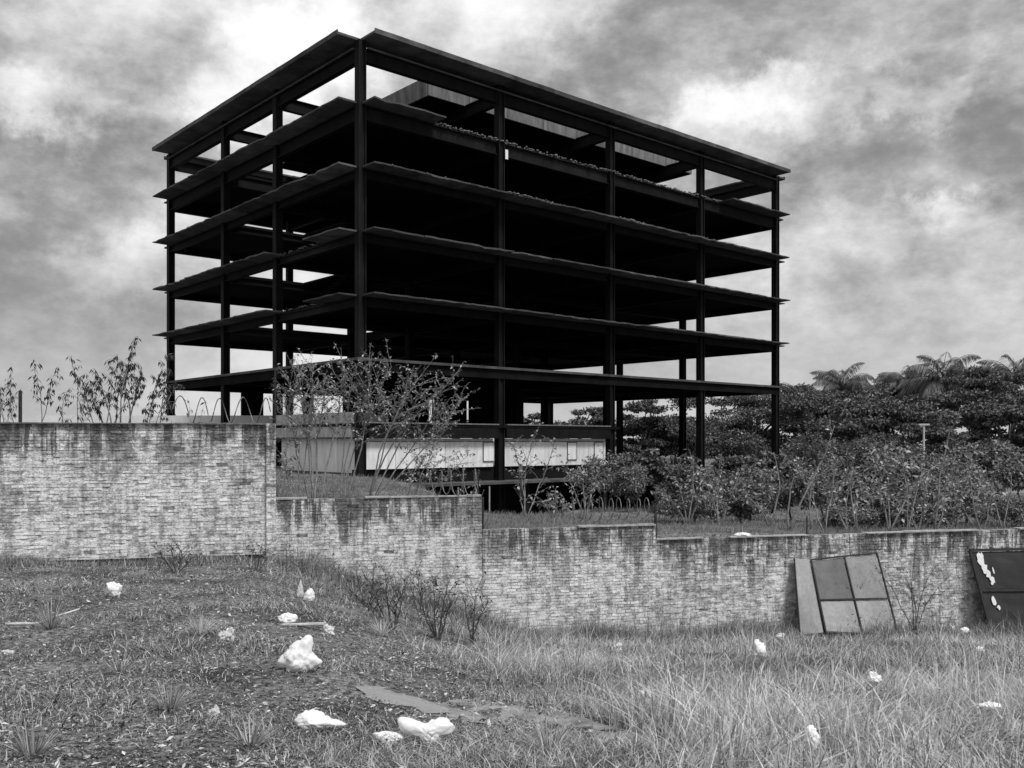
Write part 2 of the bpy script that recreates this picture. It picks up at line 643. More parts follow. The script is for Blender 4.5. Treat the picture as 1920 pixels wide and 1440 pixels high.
# cantilevered edge panels, about three metres each, no corners
def edge_panels(side, lev, a, b, thick=.10, lip=0.0, inner=0.0):
    n = max(1, round((b - a) / 3.13))
    for q in range(n):
        p0, p1 = a + (b - a) * q / n + .008, a + (b - a) * (q + 1) / n - .008
        zt_ = LV[lev] + random.uniform(-.012, .012)
        o1 = .004 if not inner else -inner
        ne = 7
        jit = .012 if lev == 'R' else .05
        outs = [OV + random.uniform(-jit, jit) - (random.uniform(.05, .22) if lev != 'R' and random.random() < .08 else 0) for _ in range(ne)]
        sag = [random.uniform(-.4, .2) * jit for _ in range(ne)]
        def place(p, o, z):
            if side == 'right': return (p, -o, z)
            if side == 'left': return (-o, p, z)
            if side == 'end': return (U[-1] + o, p, z)
            return (p, V[-1] + o, z)
        flip = side in ('left', 'back')
        mb = MB()
        for e in range(ne - 1):
            pa, pb = p0 + (p1 - p0) * e / (ne - 1), p0 + (p1 - p0) * (e + 1) / (ne - 1)
            th = thick * (random.uniform(.6, 1.0) if lev != 'R' else 1)
            c = [place(pa, outs[e], zt_ - th + sag[e]), place(pb, outs[e + 1], zt_ - th + sag[e + 1]), place(pb, o1, zt_ - thick), place(pa, o1, zt_ - thick),
                 place(pa, outs[e], zt_ + sag[e]), place(pb, outs[e + 1], zt_ + sag[e + 1]), place(pb, o1, zt_), place(pa, o1, zt_)]
            if flip: c = [c[1], c[0], c[3], c[2], c[5], c[4], c[7], c[6]]
            mb.hexa(c)
            if lip:
                q = [place(pa, outs[e] + .06, zt_ - .15), place(pb, outs[e + 1] + .06, zt_ - .15), place(pb, outs[e + 1] + .003, zt_ - .15), place(pa, outs[e] + .003, zt_ - .15),
                     place(pa, outs[e] + .06, zt_ + lip), place(pb, outs[e + 1] + .06, zt_ + lip), place(pb, outs[e + 1] + .003, zt_ + lip), place(pa, outs[e] + .003, zt_ + lip)]
                if flip: q = [q[1], q[0], q[3], q[2], q[5], q[4], q[7], q[6]]
                mb.hexa(q)
        mb.build('edge_panel', M['deck'], bld)


for lev in (2, 3, 4, 5, 'R'):
    kw = dict(thick=.12, lip=.10, inner=.55) if lev == 'R' else {}
    if lev == 5:
        edge_panels('right', lev, 0.0, 4.6); edge_panels('right', lev, 30.3, U[-1])
    else:
        edge_panels('right', lev, 0.0, U[-1], **kw)
    if lev in (2, 3):
        edge_panels('left', lev, 0.0, 3.7); edge_panels('left', lev, 8.2, V[-1])
    else:
        edge_panels('left', lev, 0.0, V[-1], **kw)
    edge_panels('end', lev, 0.0, V[-1], **kw)
    edge_panels('back', lev, 0.0, U[-1], **kw)
# first floor has only a plain edge strip
for (x0, x1, y0, y1) in ((-.42, U[-1] + .7, -.42, -.02), (-.42, -.02, -.01, V[-1] + .4)):
    MB().box(x0, x1, y0, y1, LV[1] - .12, LV[1] + .02).build('edge_strip', M['deck'], bld)
for (p, q) in (((0, -.2), (U[-1], -.2)), ((-.2, 0), (-.2, V[-1]))):
    MB().bar((p[0], p[1], LV[1] - .40), (q[0], q[1], LV[1] - .40), .12, .50).build('fascia_beam', M['floor'], bld)  # near-black colour stands in for the deep shade below this slab edge

for (p, q) in (((.31, -.24), (U[-1] - .31, -.24)), ((-.24, .31), (-.24, V[-1] - .31))):
    MB().bar((p[0], p[1], LV['R'] - .49), (q[0], q[1], LV['R'] - .49), .10, .07).build('lit_flange_strip', M['deck'], bld)  # pale strip added to draw the lit flange line along the roof beams
# rooftop slab set back from the frame, with pale concrete edge panels
MB().box(6.6, 31.0, 3.15, 22.3, LV['R'] - .48, LV['R'] + .45).build('roof_slab', M['floor'], bld)
for q in range(8):
    a, b = 6.5 + q * 3.075, 6.5 + (q + 1) * 3.075 - .03
    MB().box(a, b, 3.0, 3.14, LV['R'] - .52 + random.uniform(-.02, .02), LV['R'] + .62).build('roof_edge_panel', M['fascia'], bld)
for q in range(6):
    a, b = 3.16 + q * 3.19, 3.16 + (q + 1) * 3.19 - .03
    MB().box(6.46, 6.59, a, b, LV['R'] - .52, LV['R'] + .62).build('roof_edge_panel', M['fascia'], bld)
    MB().box(31.01, 31.14, a, b, LV['R'] - .52, LV['R'] + .62).build('roof_edge_panel', M['fascia'], bld)

# ragged broken edges and rubble on the slab rims
def rim_rubble(pts_fn, n, size, zbase, mat=None):
    rr = np.random.default_rng(n)
    mb = MB()
    for q in range(n):
        x, y = pts_fn(rr)
        s = size * rr.uniform(.4, 1.5)
        rot = rr.uniform(0, 6.28)
        z = zbase
        c, s_ = math.cos(rot), math.sin(rot)
        p = []
        for zz, k in ((0, 1), (rr.uniform(.4, 1.0), rr.uniform(.4, .9))):
            for (ax, ay) in ((-1, -1), (1, -1), (1, 1), (-1, 1)):
                ax, ay = ax * s * k * rr.uniform(.6, 1.2), ay * s * .6 * k * rr.uniform(.6, 1.2)
                p.append((x + ax * c - ay * s_, y + ax * s_ + ay * c, z + zz * s))
        mb.hexa(p)
    o = mb.build('edge_rubble', mat or M['rubble'], bld)
    o['kind'] = 'stuff'
    return o


rim_rubble(lambda r: (r.uniform(4.6, 30.3), r.uniform(-.34, .05)), 420, .075, LV[5] - .08)
rim_rubble(lambda r: (r.normal(10.3, .8) if r.random() < .5 else r.normal(19.5, .8), r.uniform(-1.38, -1.0)), 90, .085, LV[4] - .02)
rim_rubble(lambda r: (r.uniform(0, 30), r.uniform(-1.34, -1.1)), 150, .04, LV[4] - .02)
rim_rubble(lambda r: (r.uniform(-.3, .05), r.uniform(3.7, 8.4)), 70, .05, LV[3] - .03)
rim_rubble(lambda r: (r.uniform(-.3, .05), r.uniform(3.7, 8.4)), 70, .05, LV[2] - .03)
MB().box(9.55, 9.75, -.36, -.33, LV[5] - 1.1, LV[5] - .55).build('hanging_rag', M['plastic'], bld)

# ground storey: slab, parapet, white infill panels, piers at the back
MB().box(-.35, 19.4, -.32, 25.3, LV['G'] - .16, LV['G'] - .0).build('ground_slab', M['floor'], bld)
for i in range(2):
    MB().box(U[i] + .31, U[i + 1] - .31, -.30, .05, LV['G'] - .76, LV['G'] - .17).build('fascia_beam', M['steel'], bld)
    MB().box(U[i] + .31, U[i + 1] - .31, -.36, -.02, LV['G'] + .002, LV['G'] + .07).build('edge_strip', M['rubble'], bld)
PW0, PW1 = 5 - 1.45, 5 + .17
for i in range(2):
    xa = U[i] + .34
    wds = [1.9, 1.55, 1.75, 1.6, 1.86] if i == 0 else [2.2, 1.5, 1.8, 1.62, 1.6]
    for w in wds:
        if xa + w > U[i + 1] - .3: w = U[i + 1] - .32 - xa
        MB().box(xa, xa + w - .025, .08 + random.uniform(-.012, .012), .2, PW0, PW1).build('white_panel', M['white_panel'], bld)
        xa += w
    for xb in ((U[i + 1] - 1.15,) if i == 0 else (U[i] + 5.6, U[i] + 8.0)):
        f = MB().box(xb, xb + .75, .03, .065, PW0 + .35, PW1 - .25).build('vent_cover', M['white_panel'], bld)
        fr = MB()
        for q in ((xb - .05, xb, PW0 + .3, PW1 - .2), (xb + .75, xb + .8, PW0 + .3, PW1 - .2), (xb, xb + .75, PW1 - .25, PW1 - .2), (xb, xb + .75, PW0 + .3, PW0 + .35)):
            fr.box(q[0], q[1], .02, .068, q[2], q[3])
        fr.build('vent_frame', M['fascia'], bld)
    MB().box(U[i] + .33, U[i + 1] - .33, .02, .07, PW1 - .18, PW1 - .13).build('panel_rail', M['fascia'], bld)
# left face, first bay: grey parapet over white panels
MB().box(-.34, -.04, .34, 8.76, LV['G'] - .72, LV['G'] + .58).build('parapet', M['parapet'], bld)
MB().box(-.40, -.0, .34, 8.76, LV['G'] - .80, LV['G'] - .725).build('edge_strip', M['deck'], bld)
for q in range(4):
    MB().box(.06, .18, .36 + q * 2.1, .36 + (q + 1) * 2.1 - .03, PW0 - .2, LV['G'] - .17).build('white_panel', M['white_panel'], bld)
# piers and partitions inside the ground storey
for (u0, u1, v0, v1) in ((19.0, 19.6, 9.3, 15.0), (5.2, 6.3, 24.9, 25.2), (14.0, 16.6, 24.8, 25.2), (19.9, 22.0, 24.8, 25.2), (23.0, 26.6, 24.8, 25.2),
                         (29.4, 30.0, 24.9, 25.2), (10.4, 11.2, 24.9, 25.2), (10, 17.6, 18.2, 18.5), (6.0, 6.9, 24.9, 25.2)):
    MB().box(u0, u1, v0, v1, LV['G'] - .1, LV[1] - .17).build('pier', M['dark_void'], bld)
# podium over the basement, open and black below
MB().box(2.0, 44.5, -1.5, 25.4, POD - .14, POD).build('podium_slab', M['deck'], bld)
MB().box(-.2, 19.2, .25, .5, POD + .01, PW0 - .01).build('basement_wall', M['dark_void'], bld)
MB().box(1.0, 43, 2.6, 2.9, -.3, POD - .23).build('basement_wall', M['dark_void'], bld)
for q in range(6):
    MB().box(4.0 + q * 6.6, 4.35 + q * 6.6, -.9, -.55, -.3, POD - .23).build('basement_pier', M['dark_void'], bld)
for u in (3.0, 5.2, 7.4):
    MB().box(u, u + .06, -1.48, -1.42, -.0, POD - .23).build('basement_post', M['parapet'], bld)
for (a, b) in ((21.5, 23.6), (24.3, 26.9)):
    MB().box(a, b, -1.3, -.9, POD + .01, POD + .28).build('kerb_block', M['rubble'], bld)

# far boundary wall behind, seen over the left brick wall
fw = MB().box(-40, -8.6, 0, .3, EYE - 2.4, EYE + 1.75).build('far_boundary_wall', M['far_wall'])
fw.location = (0, 63, 0)
tag(fw, 'pale low boundary wall far behind the building', 'wall')

# ------------------------------------------------------------------ brick walls
WANG = math.atan(WS)
BL, BH, JT = .225, .058, .012


def brick_mat(name, ztop, tones=(.70, 1.08)):
    m = Mat(name, .92, .12)
    rot = -WANG
    tone = m.math('FRACT', m.math('ADD', m.objrnd(), m.attr()))
    speck = m.noise(30, 6, .80, (.75, .75, 1.7))
    mid = m.noise(6, 5, .65, (1, 1, 1.3))
    big = m.noise(1.1, 4, .6)
    base = m.math('MULTIPLY', m.ramp(tone, 0, 1, *tones), m.ramp(speck, .40, .56, .42, 1.26))
    base = m.math('MULTIPLY', base, m.ramp(tone, .004, .02, .45, 1.0))
    base = m.math('MULTIPLY', base, m.ramp(mid, .38, .62, .58, 1.18))
    base = m.math('MULTIPLY', base, m.ramp(big, .38, .62, .74, 1.14))
    base = m.math('MULTIPLY', base, m.ramp(m.noise(7.5, 4, .65, (1, 1, .12), (5, 1, 2), rotz=rot), .38, .62, .68, 1.14))
    # dark water runs hanging from the top of the wall, each of its own length
    sepz = m.node('ShaderNodeSeparateXYZ')
    m.l.new(m.P(), sepz.inputs[0])
    drop = m.math('SUBTRACT', ztop, sepz.outputs[2])
    runs = m.noise(4.6, 4, .62, (1, 1, .05), rotz=rot)
    runs2 = m.noise(9.0, 3, .65, (1, 1, .06), (4, 2, 0), rotz=rot)
    lenr = m.ramp(m.noise(2.6, 4, .65, (1, 1, .02), (9, 3, 0)), .3, .7, .16, 1.5)
    k = m.ramp(m.math('DIVIDE', drop, lenr), .45, 1.0, 1, 0, True)
    s1 = m.ramp(m.math('ADD', runs, m.math('MULTIPLY', m.math('SUBTRACT', runs2, .5), .9)),   .42, .56, 0, 1, True)
    st = m.math('MULTIPLY', m.math('MULTIPLY', s1, k), 1.0)
    long = m.ramp(m.noise(2.6, 3, .6, (1, 1, .04), (21, 7, 0), rotz=rot), .60, .68, 0, .75, True)
    st = m.math('MAXIMUM', st, m.math('MULTIPLY', long, m.ramp(drop, .6, 1.9, 1, 0, True)))
    st = m.math('MULTIPLY', st, m.ramp(speck, .35, .6, 1.0, .72))
    grime = m.math('MULTIPLY', m.ramp(m.noise(1.7, 5, .65, (1, 1, .5), (3, 8, 1)), .42, .60, 0, .72, True), m.ramp(drop, .25, 1.1, 1, 0, True))
    st = m.math('MAXIMUM', st, grime)
    base = m.math('MINIMUM', m.mix(st, base, .05), .88)
    m.color(base)
    m.bump(speck, .6, .015)
    return m.m


def brick_variant(mat, r):
    b = MB()
    j = lambda: r.uniform(-.006, .006)
    x, z, y = BL / 2, BH / 2, .045
    f = r.uniform(-.006, .012)
    pts = [(-x + j(), -y + f + j(), -z + j()), (x + j(), -y + f + j(), -z + j()), (x, y, -z), (-x, y, -z),
           (-x + j(), -y + f + j(), z + j()), (x + j(), -y + f + j(), z + j()), (x, y, z), (-x, y, z)]
    b.hexa(pts)
    return b.mesh('brick', mat), np.array(pts)


def brick_wall(px0, px1, top_rel, base_rel, label, proud=0.0, seed=1, under=0.0, broken=None):
    """runs along the wall line between the photograph columns px0 and px1; heights are relative to the eye"""
    r = random.Random(seed)
    def xat(px):
        t = (px - 960) / FPX
        return t * YW / (1 - WS * t)
    xa, xb = xat(px0), xat(px1)
    Lw = (xb - xa) / math.cos(WANG)
    root = empty('brick_wall', (xa, YW + WS * xa, EYE + base_rel - .35), WANG)
    tag(root, label, 'wall', 'stepped brick boundary walls')
    H = top_rel - base_rel + .35
    mat = brick_mat('old_brick_%d' % seed, EYE + top_rel)
    MB().box(0, Lw, .029 - proud, .20, under, H - .02).build('mortar_core', brick_mat('old_mortar_%d' % seed, EYE + top_rel, (.62, .9)), root)
    if under:
        MB().box(0, Lw, .13, .30, -.4, under - .004).build('footing', M['dark_void'], root)  # footing coloured near-black to draw the shadow band under the wall
    var = [brick_variant(mat, r) for _ in range(8)]
    rows = int(H / (BH + JT))
    items = []
    for q in range(rows):
        z = H - .02 - (q + .5) * (BH + JT) + JT / 2
        if z < max(.1, under + .03): break
        off = (0 if q % 2 else (BL + JT) / 2) + r.uniform(-.03, .03)
        x = -off
        while x < Lw:
            x0, x1 = max(x, 0.0), min(x + BL, Lw)
            if x1 - x0 > .05:
                if not (broken and broken((x0 + x1) / 2, H - z, r)):
                    items.append(((x0 + x1) / 2, z, (x1 - x0) / BL))
            x += BL + JT
    # which bricks show largest: in frame and nearest to the camera, above the weeds
    def score(it):
        wx = xa + it[0] * math.cos(WANG)
        wy = YW + WS * wx
        pxx = 960 + FPX * wx / wy
        pen = 0 if 0 < pxx < 1920 else 100
        return pen + wy * 4 + abs((H - it[1]) - .9)
    items.sort(key=score)
    yoff = .062 - proud
    for (x, z, s) in items[:300]:
        o = inst('brick', r.choice(var)[0], root, (x, yoff + r.uniform(-.003, .003), z))
        if s < .999: o.scale = (s, 1, 1)
    rest = items[300:]
    if rest:
        vs, rn = [], []
        for (x, z, s) in rest:
            p = r.choice(var)[1] * np.array((s, 1, 1)) + np.array((x, yoff + r.uniform(-.003, .003), z))
            vs.append(p); rn.append(r.random())
        vs = np.array(vs).reshape(-1, 3)
        q = np.array([(0, 3, 2, 1), (4, 5, 6, 7), (0, 1, 5, 4), (1, 2, 6, 5), (2, 3, 7, 6), (3, 0, 4, 7)])
        fs = (np.arange(len(rest))[:, None, None] * 8 + q[None]).reshape(-1, 4)
        me = mesh_np_f('brick_mass', vs, fs, mat, np.repeat(rn, 6))
        tag(link(bpy.data.objects.new('brick_mass', me), root), kind='stuff')
    return root, Lw, H, xa


def near_top(x, drop, r):
    return drop < .09 and r.random() < .25


def holes_left(x, drop, r):
    return (abs(x - Lhole) < .16 and abs(drop - 1.86) < .07) or (drop < .05 and r.random() < .08)


def xat(px):
    t = (px - 960) / FPX
    return t * YW / (1 - WS * t)


Lhole = (xat(484) - xat(-320)) / math.cos(WANG)
w1 = brick_wall(-320, 499, .39, -2.62, 'tall whitewashed brick wall at the left, taller than the other three', seed=11, under=.50, broken=holes_left)
w2 = brick_wall(517.5, 903, -1.255, -4.1, 'brick wall below the leafy saplings, second in height, next to the tall wall', proud=.05, seed=12, broken=near_top)
w3 = brick_wall(904, 1229, -2.03, -4.9, 'brick wall with a razor wire coil on its far end, between two steps', proud=.03, seed=13, broken=near_top)
w4 = brick_wall(1230, 2260, -2.385, -5.3, 'lowest and longest brick wall, the leaning metal gate leaf rests on it', seed=14, broken=near_top)
# pilaster at the end of the tall wall
pr_x = xat(499.5)
pil = brick_wall(499.5, 517, .42, -3.4, 'narrow brick pier at the end of the tall whitewashed wall', proud=.09, seed=15)
# copings
for (root, Lw, H, xa), mt in ((w1, 'rubble'), (w2, 'mortar'), (w3, 'mortar'), (w4, 'mortar')):
    rr = random.Random(int(Lw * 100))
    x = 0.0
    while x < Lw - .2:
        w = min(rr.uniform(.5, 1.4), Lw - x)
        if rr.random() < .7:
            hh = rr.uniform(.004, .022)
            MB().box(x, x + w - .01, -.045 - rr.uniform(0, .02), .22, H - .018, H + hh).build('coping', M[mt], root)
        x += w

# posts and razor wire on the walls
def wall_y(x):
    return YW + WS * x + .1


def post(px, y0, y1, rad, label, mat='rust', back=.12):
    x = xat(px)
    d = YW + WS * x + back
    a, b = W(px, y1, d), W(px, y0, d)
    root = MB().tube([(0, 0, 0), (0, 0, (b.z - a.z) * .5), (0, 0, b.z - a.z)], rad, 8).build('fence_post', M[mat])
    root.location = a
    tag(root, label, 'post', 'iron posts on the walls')
    return root


post(38, 733, 796, .035, 'short dark iron post on the tall wall near the picture edge')
post(516, 690, 935, .022, 'thin tall iron post at the step below the tall wall pier')
post(905, 932, 998, .03, 'iron post at the step beside the sapling wall end')
post(1229, 945, 1014, .035, 'iron post beside the razor wire coil at the third step')
post(1513, 968, 1012, .018, 'thin iron stake on the lowest wall above the gate leaf')
post(905 - 8, 880, 932, .015, 'slim iron stake amid the wire loops near the sapling wall end')


def razor_coil(px0, px1, pyc, radius, pitch, label, seed, tilt=0.0, back=.12):
    r = random.Random(seed)
    xa, xb = xat(px0), xat(px1)
    a = Vector((xa, YW + WS * xa + back, W(px0, pyc, YW + WS * xa + back).z))
    b = Vector((xb, YW + WS * xb + back, W(px1, pyc + tilt, YW + WS * xb + back).z))
    Lc = (b - a).length
    t = (b - a).normalized()
    s = t.cross(Vector((0, 0, 1))).normalized()
    up = s.cross(t)
    root = empty('razor_wire_coil', a)
    tag(root, label, 'razor wire', 'razor wire coils on the brick walls')
    turns = Lc / pitch
    pts = []
    n = int(turns * 22)
    for i in range(n + 1):
        ph = 2 * math.pi * turns * i / n
        rad = radius * (1 + .10 * math.sin(ph * .13 + seed) + .05 * math.sin(ph * .41))
        pts.append(t * (Lc * i / n + .12 * pitch * math.sin(ph * .31)) + (s * math.cos(ph) + up * math.sin(ph)) * rad)
    MB().tube(pts, .0115, 4).build('wire', M['galv'], root)
    bm_ = MB()
    for i in range(2, n, 3):
        p = pts[i]
        d = (pts[i] - pts[i - 1]).normalized()
        q = d.cross(Vector((r.uniform(-1, 1), r.uniform(-1, 1), r.uniform(-1, 1)))).normalized()
        bm_.bar(p - d * .022, p + d * .022, .030, .003, q)
    bm_.build('barbs', M['galv'], root)['kind'] = 'stuff'
    return root


razor_coil(322, 502, 768, .29, .44, 'loose razor wire loops against the sky on the tall wall', 3, 2)
razor_coil(800, 902, 906, .30, .26, 'dark razor wire loops before the black basement on the sapling wall', 4, -2)
razor_coil(1070, 1226, 958, .26, .24, 'tight razor wire coil on the wall at the middle of the picture', 5, -6)

# ------------------------------------------------------------------ vegetation builders
def leaf_quads(c, axis, nrm, length, width):
    """c (N,3) leaf base, axis unit (N,3), nrm unit (N,3) -> quads (N*4,3), folded a little"""
    side = np.cross(axis, nrm)
    side /= np.linalg.norm(side, axis=1, keepdims=True) + 1e-9
    length = length[:, None]; width = width[:, None]
    mid = c + axis * length * .45 + nrm * length * .06
    return np.stack([c, mid + side * width * .5, c + axis * length - nrm * length * .08, mid - side * width * .5], 1).reshape(-1, 3)


def unit(a):
    return a / (np.linalg.norm(a, axis=1, keepdims=True) + 1e-9)


def crown_leaves(centers, radii, n_per, leaf, rng, flat=.45, up=.8):
    """clumps of leaves: each clump a flattened ball of small leaves"""
    C, A, N, Ls = [], [], [], []
    for c, r in zip(centers, radii):
        n = max(6, int(n_per * (r / np.mean(radii)) ** 2))
        p = rng.normal(size=(n, 3))
        p = unit(p) * (rng.random((n, 1)) ** .45)
        p[:, 2] *= flat
        C.append(c + p * r)
        a = p.copy()
        a[:, 2] = a[:, 2] * .5 - .25
        A.append(unit(a + rng.normal(size=(n, 3)) * .6))
        nn = rng.normal(size=(n, 3)) * .55 + np.array((0, 0, up)) + p * .4
        N.append(unit(nn))
        Ls.append(np.full(n, leaf) * rng.uniform(.55, 1.4, n))
    C, A, N, Ls = map(np.concatenate, (C, A, N, Ls))
    return leaf_quads(C, A, N, Ls, Ls * .55), len(C)


def tree(px, py_base, d, cpx, cpy, rx, ry, label, name='broadleaf_tree', nclump=60, nper=260, leaf=.34, mat='leaf', seed=1, flat=.30, rdepth=None, clr=(.13, .30), bark='bark_dark', group='trees beyond the building and the wall'):
    rng = np.random.default_rng(seed)
    base = W(px, py_base, d)
    base.z = float(gz(base.x, base.y)) - .1
    root = empty(name, base)
    tag(root, label, 'tree', group)
    c = W(cpx, cpy, d) - base
    sx, sz = rx / FPX * d, ry / FPX * d
    sy = rdepth if rdepth else sx * .8
    R = max(sx, sz)
    if name != 'bush':
        nclump, nper = int(nclump * .8), int(nper * 1.15)
    cent, rad = [], []
    for i in range(nclump):
        q = rng.normal(size=3); q /= np.linalg.norm(q)
        q *= rng.uniform(.35, 1.0) ** .5
        if q[2] < -.75: q[2] *= .6
        r = R * rng.uniform(*clr)
        lump = 1 + .24 * math.sin(q[0] * 5 + seed) + .20 * math.sin(q[2] * 7 + q[0] * 4 + seed * 2) + rng.normal(0, .10)
        cent.append(np.array((c.x + q[0] * (sx - r * .5) * lump, c.y + q[1] * (sy - r * .5) * lump, c.z + q[2] * (sz - r * flat * .6) * lump)))
        rad.append(r)
    if name == 'bush':
        kk = rng.uniform(.75, 1.9)
        leaf, nper = leaf * kk, nper / kk ** 1.4
    q, n = crown_leaves(cent, rad, int(nper * 1.7), leaf * .72, rng, flat)
    # every leaf gets its own random tone
    me = mesh_np('crown', q, 4, M[mat], rng.beta(.7, 1.5, n))
    link(bpy.data.objects.new('crown', me), root)
    th = max(c.z - sz * .45, .8)
    tr = MB()
    lean = Vector((c.x * .5, c.y * .5, th))
    rad0 = .05 * R + .08 if name != 'bush' else .018 * R + .015
    tr.tube([(0, 0, -.3), lean * .35 + Vector((.05 * R, 0, 0)), lean * .7, lean], [rad0 * 1.25, rad0, rad0 * .85, rad0 * .7], 9).build('trunk', M[bark], root, True)
    lm = MB()
    for i in range(0, nclump, max(1, nclump // 14)):
        e = Vector(cent[i])
        m_ = lean.lerp(e, .5) + Vector((0, 0, .12 * R * random.uniform(-.4, .6)))
        lm.tube([lean * .9, m_, e], [rad0 * .5, rad0 * .3, rad0 * .1], 6)
    lm.build('limbs', M[bark], root, True)
    return root


def palm(px, pyc, d, frond_px, label, seed, nf=24, wind=-.45):
    rng = random.Random(seed)
    top = W(px, pyc, d)
    base = Vector((top.x - .8, top.y, float(gz(top.x, top.y)) - .1))
    root = empty('palm_tree', base)
    tag(root, label, 'palm tree', 'palms over the tree line')
    t = top - base
    MB().tube([(0, 0, -.2), t * .3 + Vector((.25, 0, 0)), t * .7 + Vector((.2, 0, 0)), t], [.24, .19, .16, .15], 9).build('trunk', M['bark_dark'], root, True)
    Lf = frond_px / FPX * d * 1.25
    for k in range(nf):
        az = 2 * math.pi * k / nf + rng.uniform(-.2, .2)
        el = rng.uniform(.1, 1.5)
        h = Vector((math.cos(az), math.sin(az), 0))
        pts, n = [], 12
        p = t.copy()
        ang = el
        for i in range(n + 1):
            pts.append(p.copy())
            dirv = h * math.cos(ang) + Vector((0, 0, math.sin(ang))) + Vector((wind * (i / n) * .8, 0, 0))
            p = p + dirv.normalized() * (Lf / n)
            ang -= rng.uniform(.06, .14) + .15 * (i / n)
        fr = MB().tube(pts, [.045 * (1 - .8 * i / n) for i in range(n + 1)], 4).build('frond', M['leaf_palm'], root)
        C, A, N, Ln = [], [], [], []
        for i in range(1, n * 6):
            f = i / (n * 6)
            j = min(int(f * n), n - 1)
            q = pts[j].lerp(pts[j + 1], f * n - j)
            tt = (pts[j + 1] - pts[j]).normalized()
            s = tt.cross(Vector((0, 0, 1))).normalized()
            ll = Lf * .36 * math.sin(math.pi * min(.97, f * .85 + .14)) * rng.uniform(.8, 1.1)
            for sg in (-1, 1):
                a = (s * sg * .75 + tt * .55 + Vector((-.25, 0, -.85 + rng.uniform(-.3, .3)))).normalized()
                C.append(q); A.append(a); N.append((Vector((0, 0, 1)) + s * sg * .6).normalized()); Ln.append(ll)
        C, A, N, Ln = np.array(C), np.array(A), np.array(N), np.array(Ln)
        me = mesh_np('leaflets', leaf_quads(C, A, N, Ln, np.full(len(Ln),   .035 * Lf / 2.6 + .015)), 4, M['leaf_palm'], np.random.default_rng(seed * 50 + k).random(len(Ln)))
        link(bpy.data.objects.new('leaflets', me), fr)
    return root


def shrub(px, py, d, tips, label, name='shrub', leaf=.08, lw=.5, nleaf=40, mat='leaf_shrub', bark='bark', rad=.022, seed=1, droop=.1, twigs=7, twig_len=.5,
          cat='shrub', group=None, spread=.3, start=.35, zbase=None):
    """several stems from one foot to the given tips (photograph pixels, distance offset); twigs with leaves along the upper part"""
    rng = random.Random(seed)
    nr = np.random.default_rng(seed)
    base = W(px, py, d)
    base.z = (float(gz(base.x, base.y)) if zbase is None else zbase) - .05
    root = empty(name, base)
    tag(root, label, cat, group)
    C, A, N = [], [], []
    for (tx, ty, dd) in tips:
        e = W(tx, ty, d + dd) - base
        k = e.length
        bend = Vector((rng.uniform(-.1, .1), rng.uniform(-.1, .1), rng.uniform(.0, .08))) * k
        pts = []
        n = 8
        for i in range(n + 1):
            f = i / n
            p = e * f + bend * math.sin(math.pi * f) + Vector((rng.uniform(-1, 1), rng.uniform(-1, 1), rng.uniform(-1, 1))) * .012 * k
            pts.append(p if i else Vector((rng.uniform(-.04, .04), rng.uniform(-.04, .04), -.1)))
        mb = MB().tube(pts, [rad * (1 - .8 * i / n) * rng.uniform(.95, 1.1) for i in range(n + 1)], 6)
        for t in range(twigs):
            f = start + (1 - start) * (t + rng.random()) / twigs
            f = min(f, .995)
            j = min(int(f * n), n - 1)
            q = pts[j].lerp(pts[j + 1], f * n - j)
            tl = twig_len * rng.uniform(.5, 1.3) * (1.15 - .5 * f)
            dirv = ((pts[j + 1] - pts[j]).normalized() * .8 + Vector((rng.uniform(-1, 1), rng.uniform(-1, 1), rng.uniform(-.2, .8))) * (spread + .5)).normalized()
            tp = [q]
            for s in range(4):
                dirv = (dirv + Vector((rng.uniform(-.25, .25), rng.uniform(-.25, .25), rng.uniform(-.2, .15) - droop * .4))).normalized()
                tp.append(tp[-1] + dirv * tl / 4)
            mb.tube(tp, [rad * .32, rad * .28, rad * .22, rad * .16, rad * .08], 4)
            nl = max(1, int(nleaf / twigs))
            for l in range(nl):
                ff = rng.uniform(.15, 1.0) * 4
                jj = min(int(ff), 3)
                c = tp[jj].lerp(tp[jj + 1], ff - jj)
                a = Vector((rng.uniform(-1, 1), rng.uniform(-1, 1), rng.uniform(-.6, .7) - droop * 2.4))
                C.append(c + a * .015); A.append(a.normalized())
                N.append(Vector((rng.uniform(-.7, .7), rng.uniform(-.7, .7), 1)).normalized())
        mb.build('stem', M[bark], root, True)
    if C:
        C, A, N = np.array(C), np.array(A), np.array(N)
        Ln = leaf * nr.uniform(.6, 1.5, len(C))
        me = mesh_np('foliage', leaf_quads(C, A, N, Ln, Ln * lw), 4, M[mat], nr.random(len(C)))
        link(bpy.data.objects.new('foliage', me), root)
    return root


# ---- trees behind and right of the building
T = tree
T(1300, 900, 92, 1300, 812, 165, 70, 'broad dark tree seen between the right columns of the building', seed=1, nclump=110, nper=190, leaf=.36)
T(1195, 900, 88, 1212, 825, 85, 76, 'dark rounded tree close to the third column under the building', seed=2, nclump=60, nper=190, leaf=.34)
T(1410, 890, 96, 1415, 795, 110, 66, 'dark tree directly behind the last right column', seed=3, nclump=70, nper=190, leaf=.38)
T(1545, 900, 80, 1560, 798, 120, 72, 'wide umbrella tree right of the last column', seed=4, nclump=100, nper=200, leaf=.34, mat='leaf_dark')
T(1660, 900, 64, 1650, 815, 120, 82, 'tall layered tree in the middle of the right tree line', seed=5, nclump=110, nper=200, leaf=.32, mat='leaf_dark')
T(1490, 880, 92, 1492, 752, 62, 40, 'pale feathery tree top beside the building edge', seed=6, nclump=50, nper=230, leaf=.26, mat='leaf_pale', flat=.8)
T(1700, 880, 108, 1690, 745, 90, 40, 'dark tree top between the two left palms', seed=7, nclump=60, nper=190, leaf=.45)
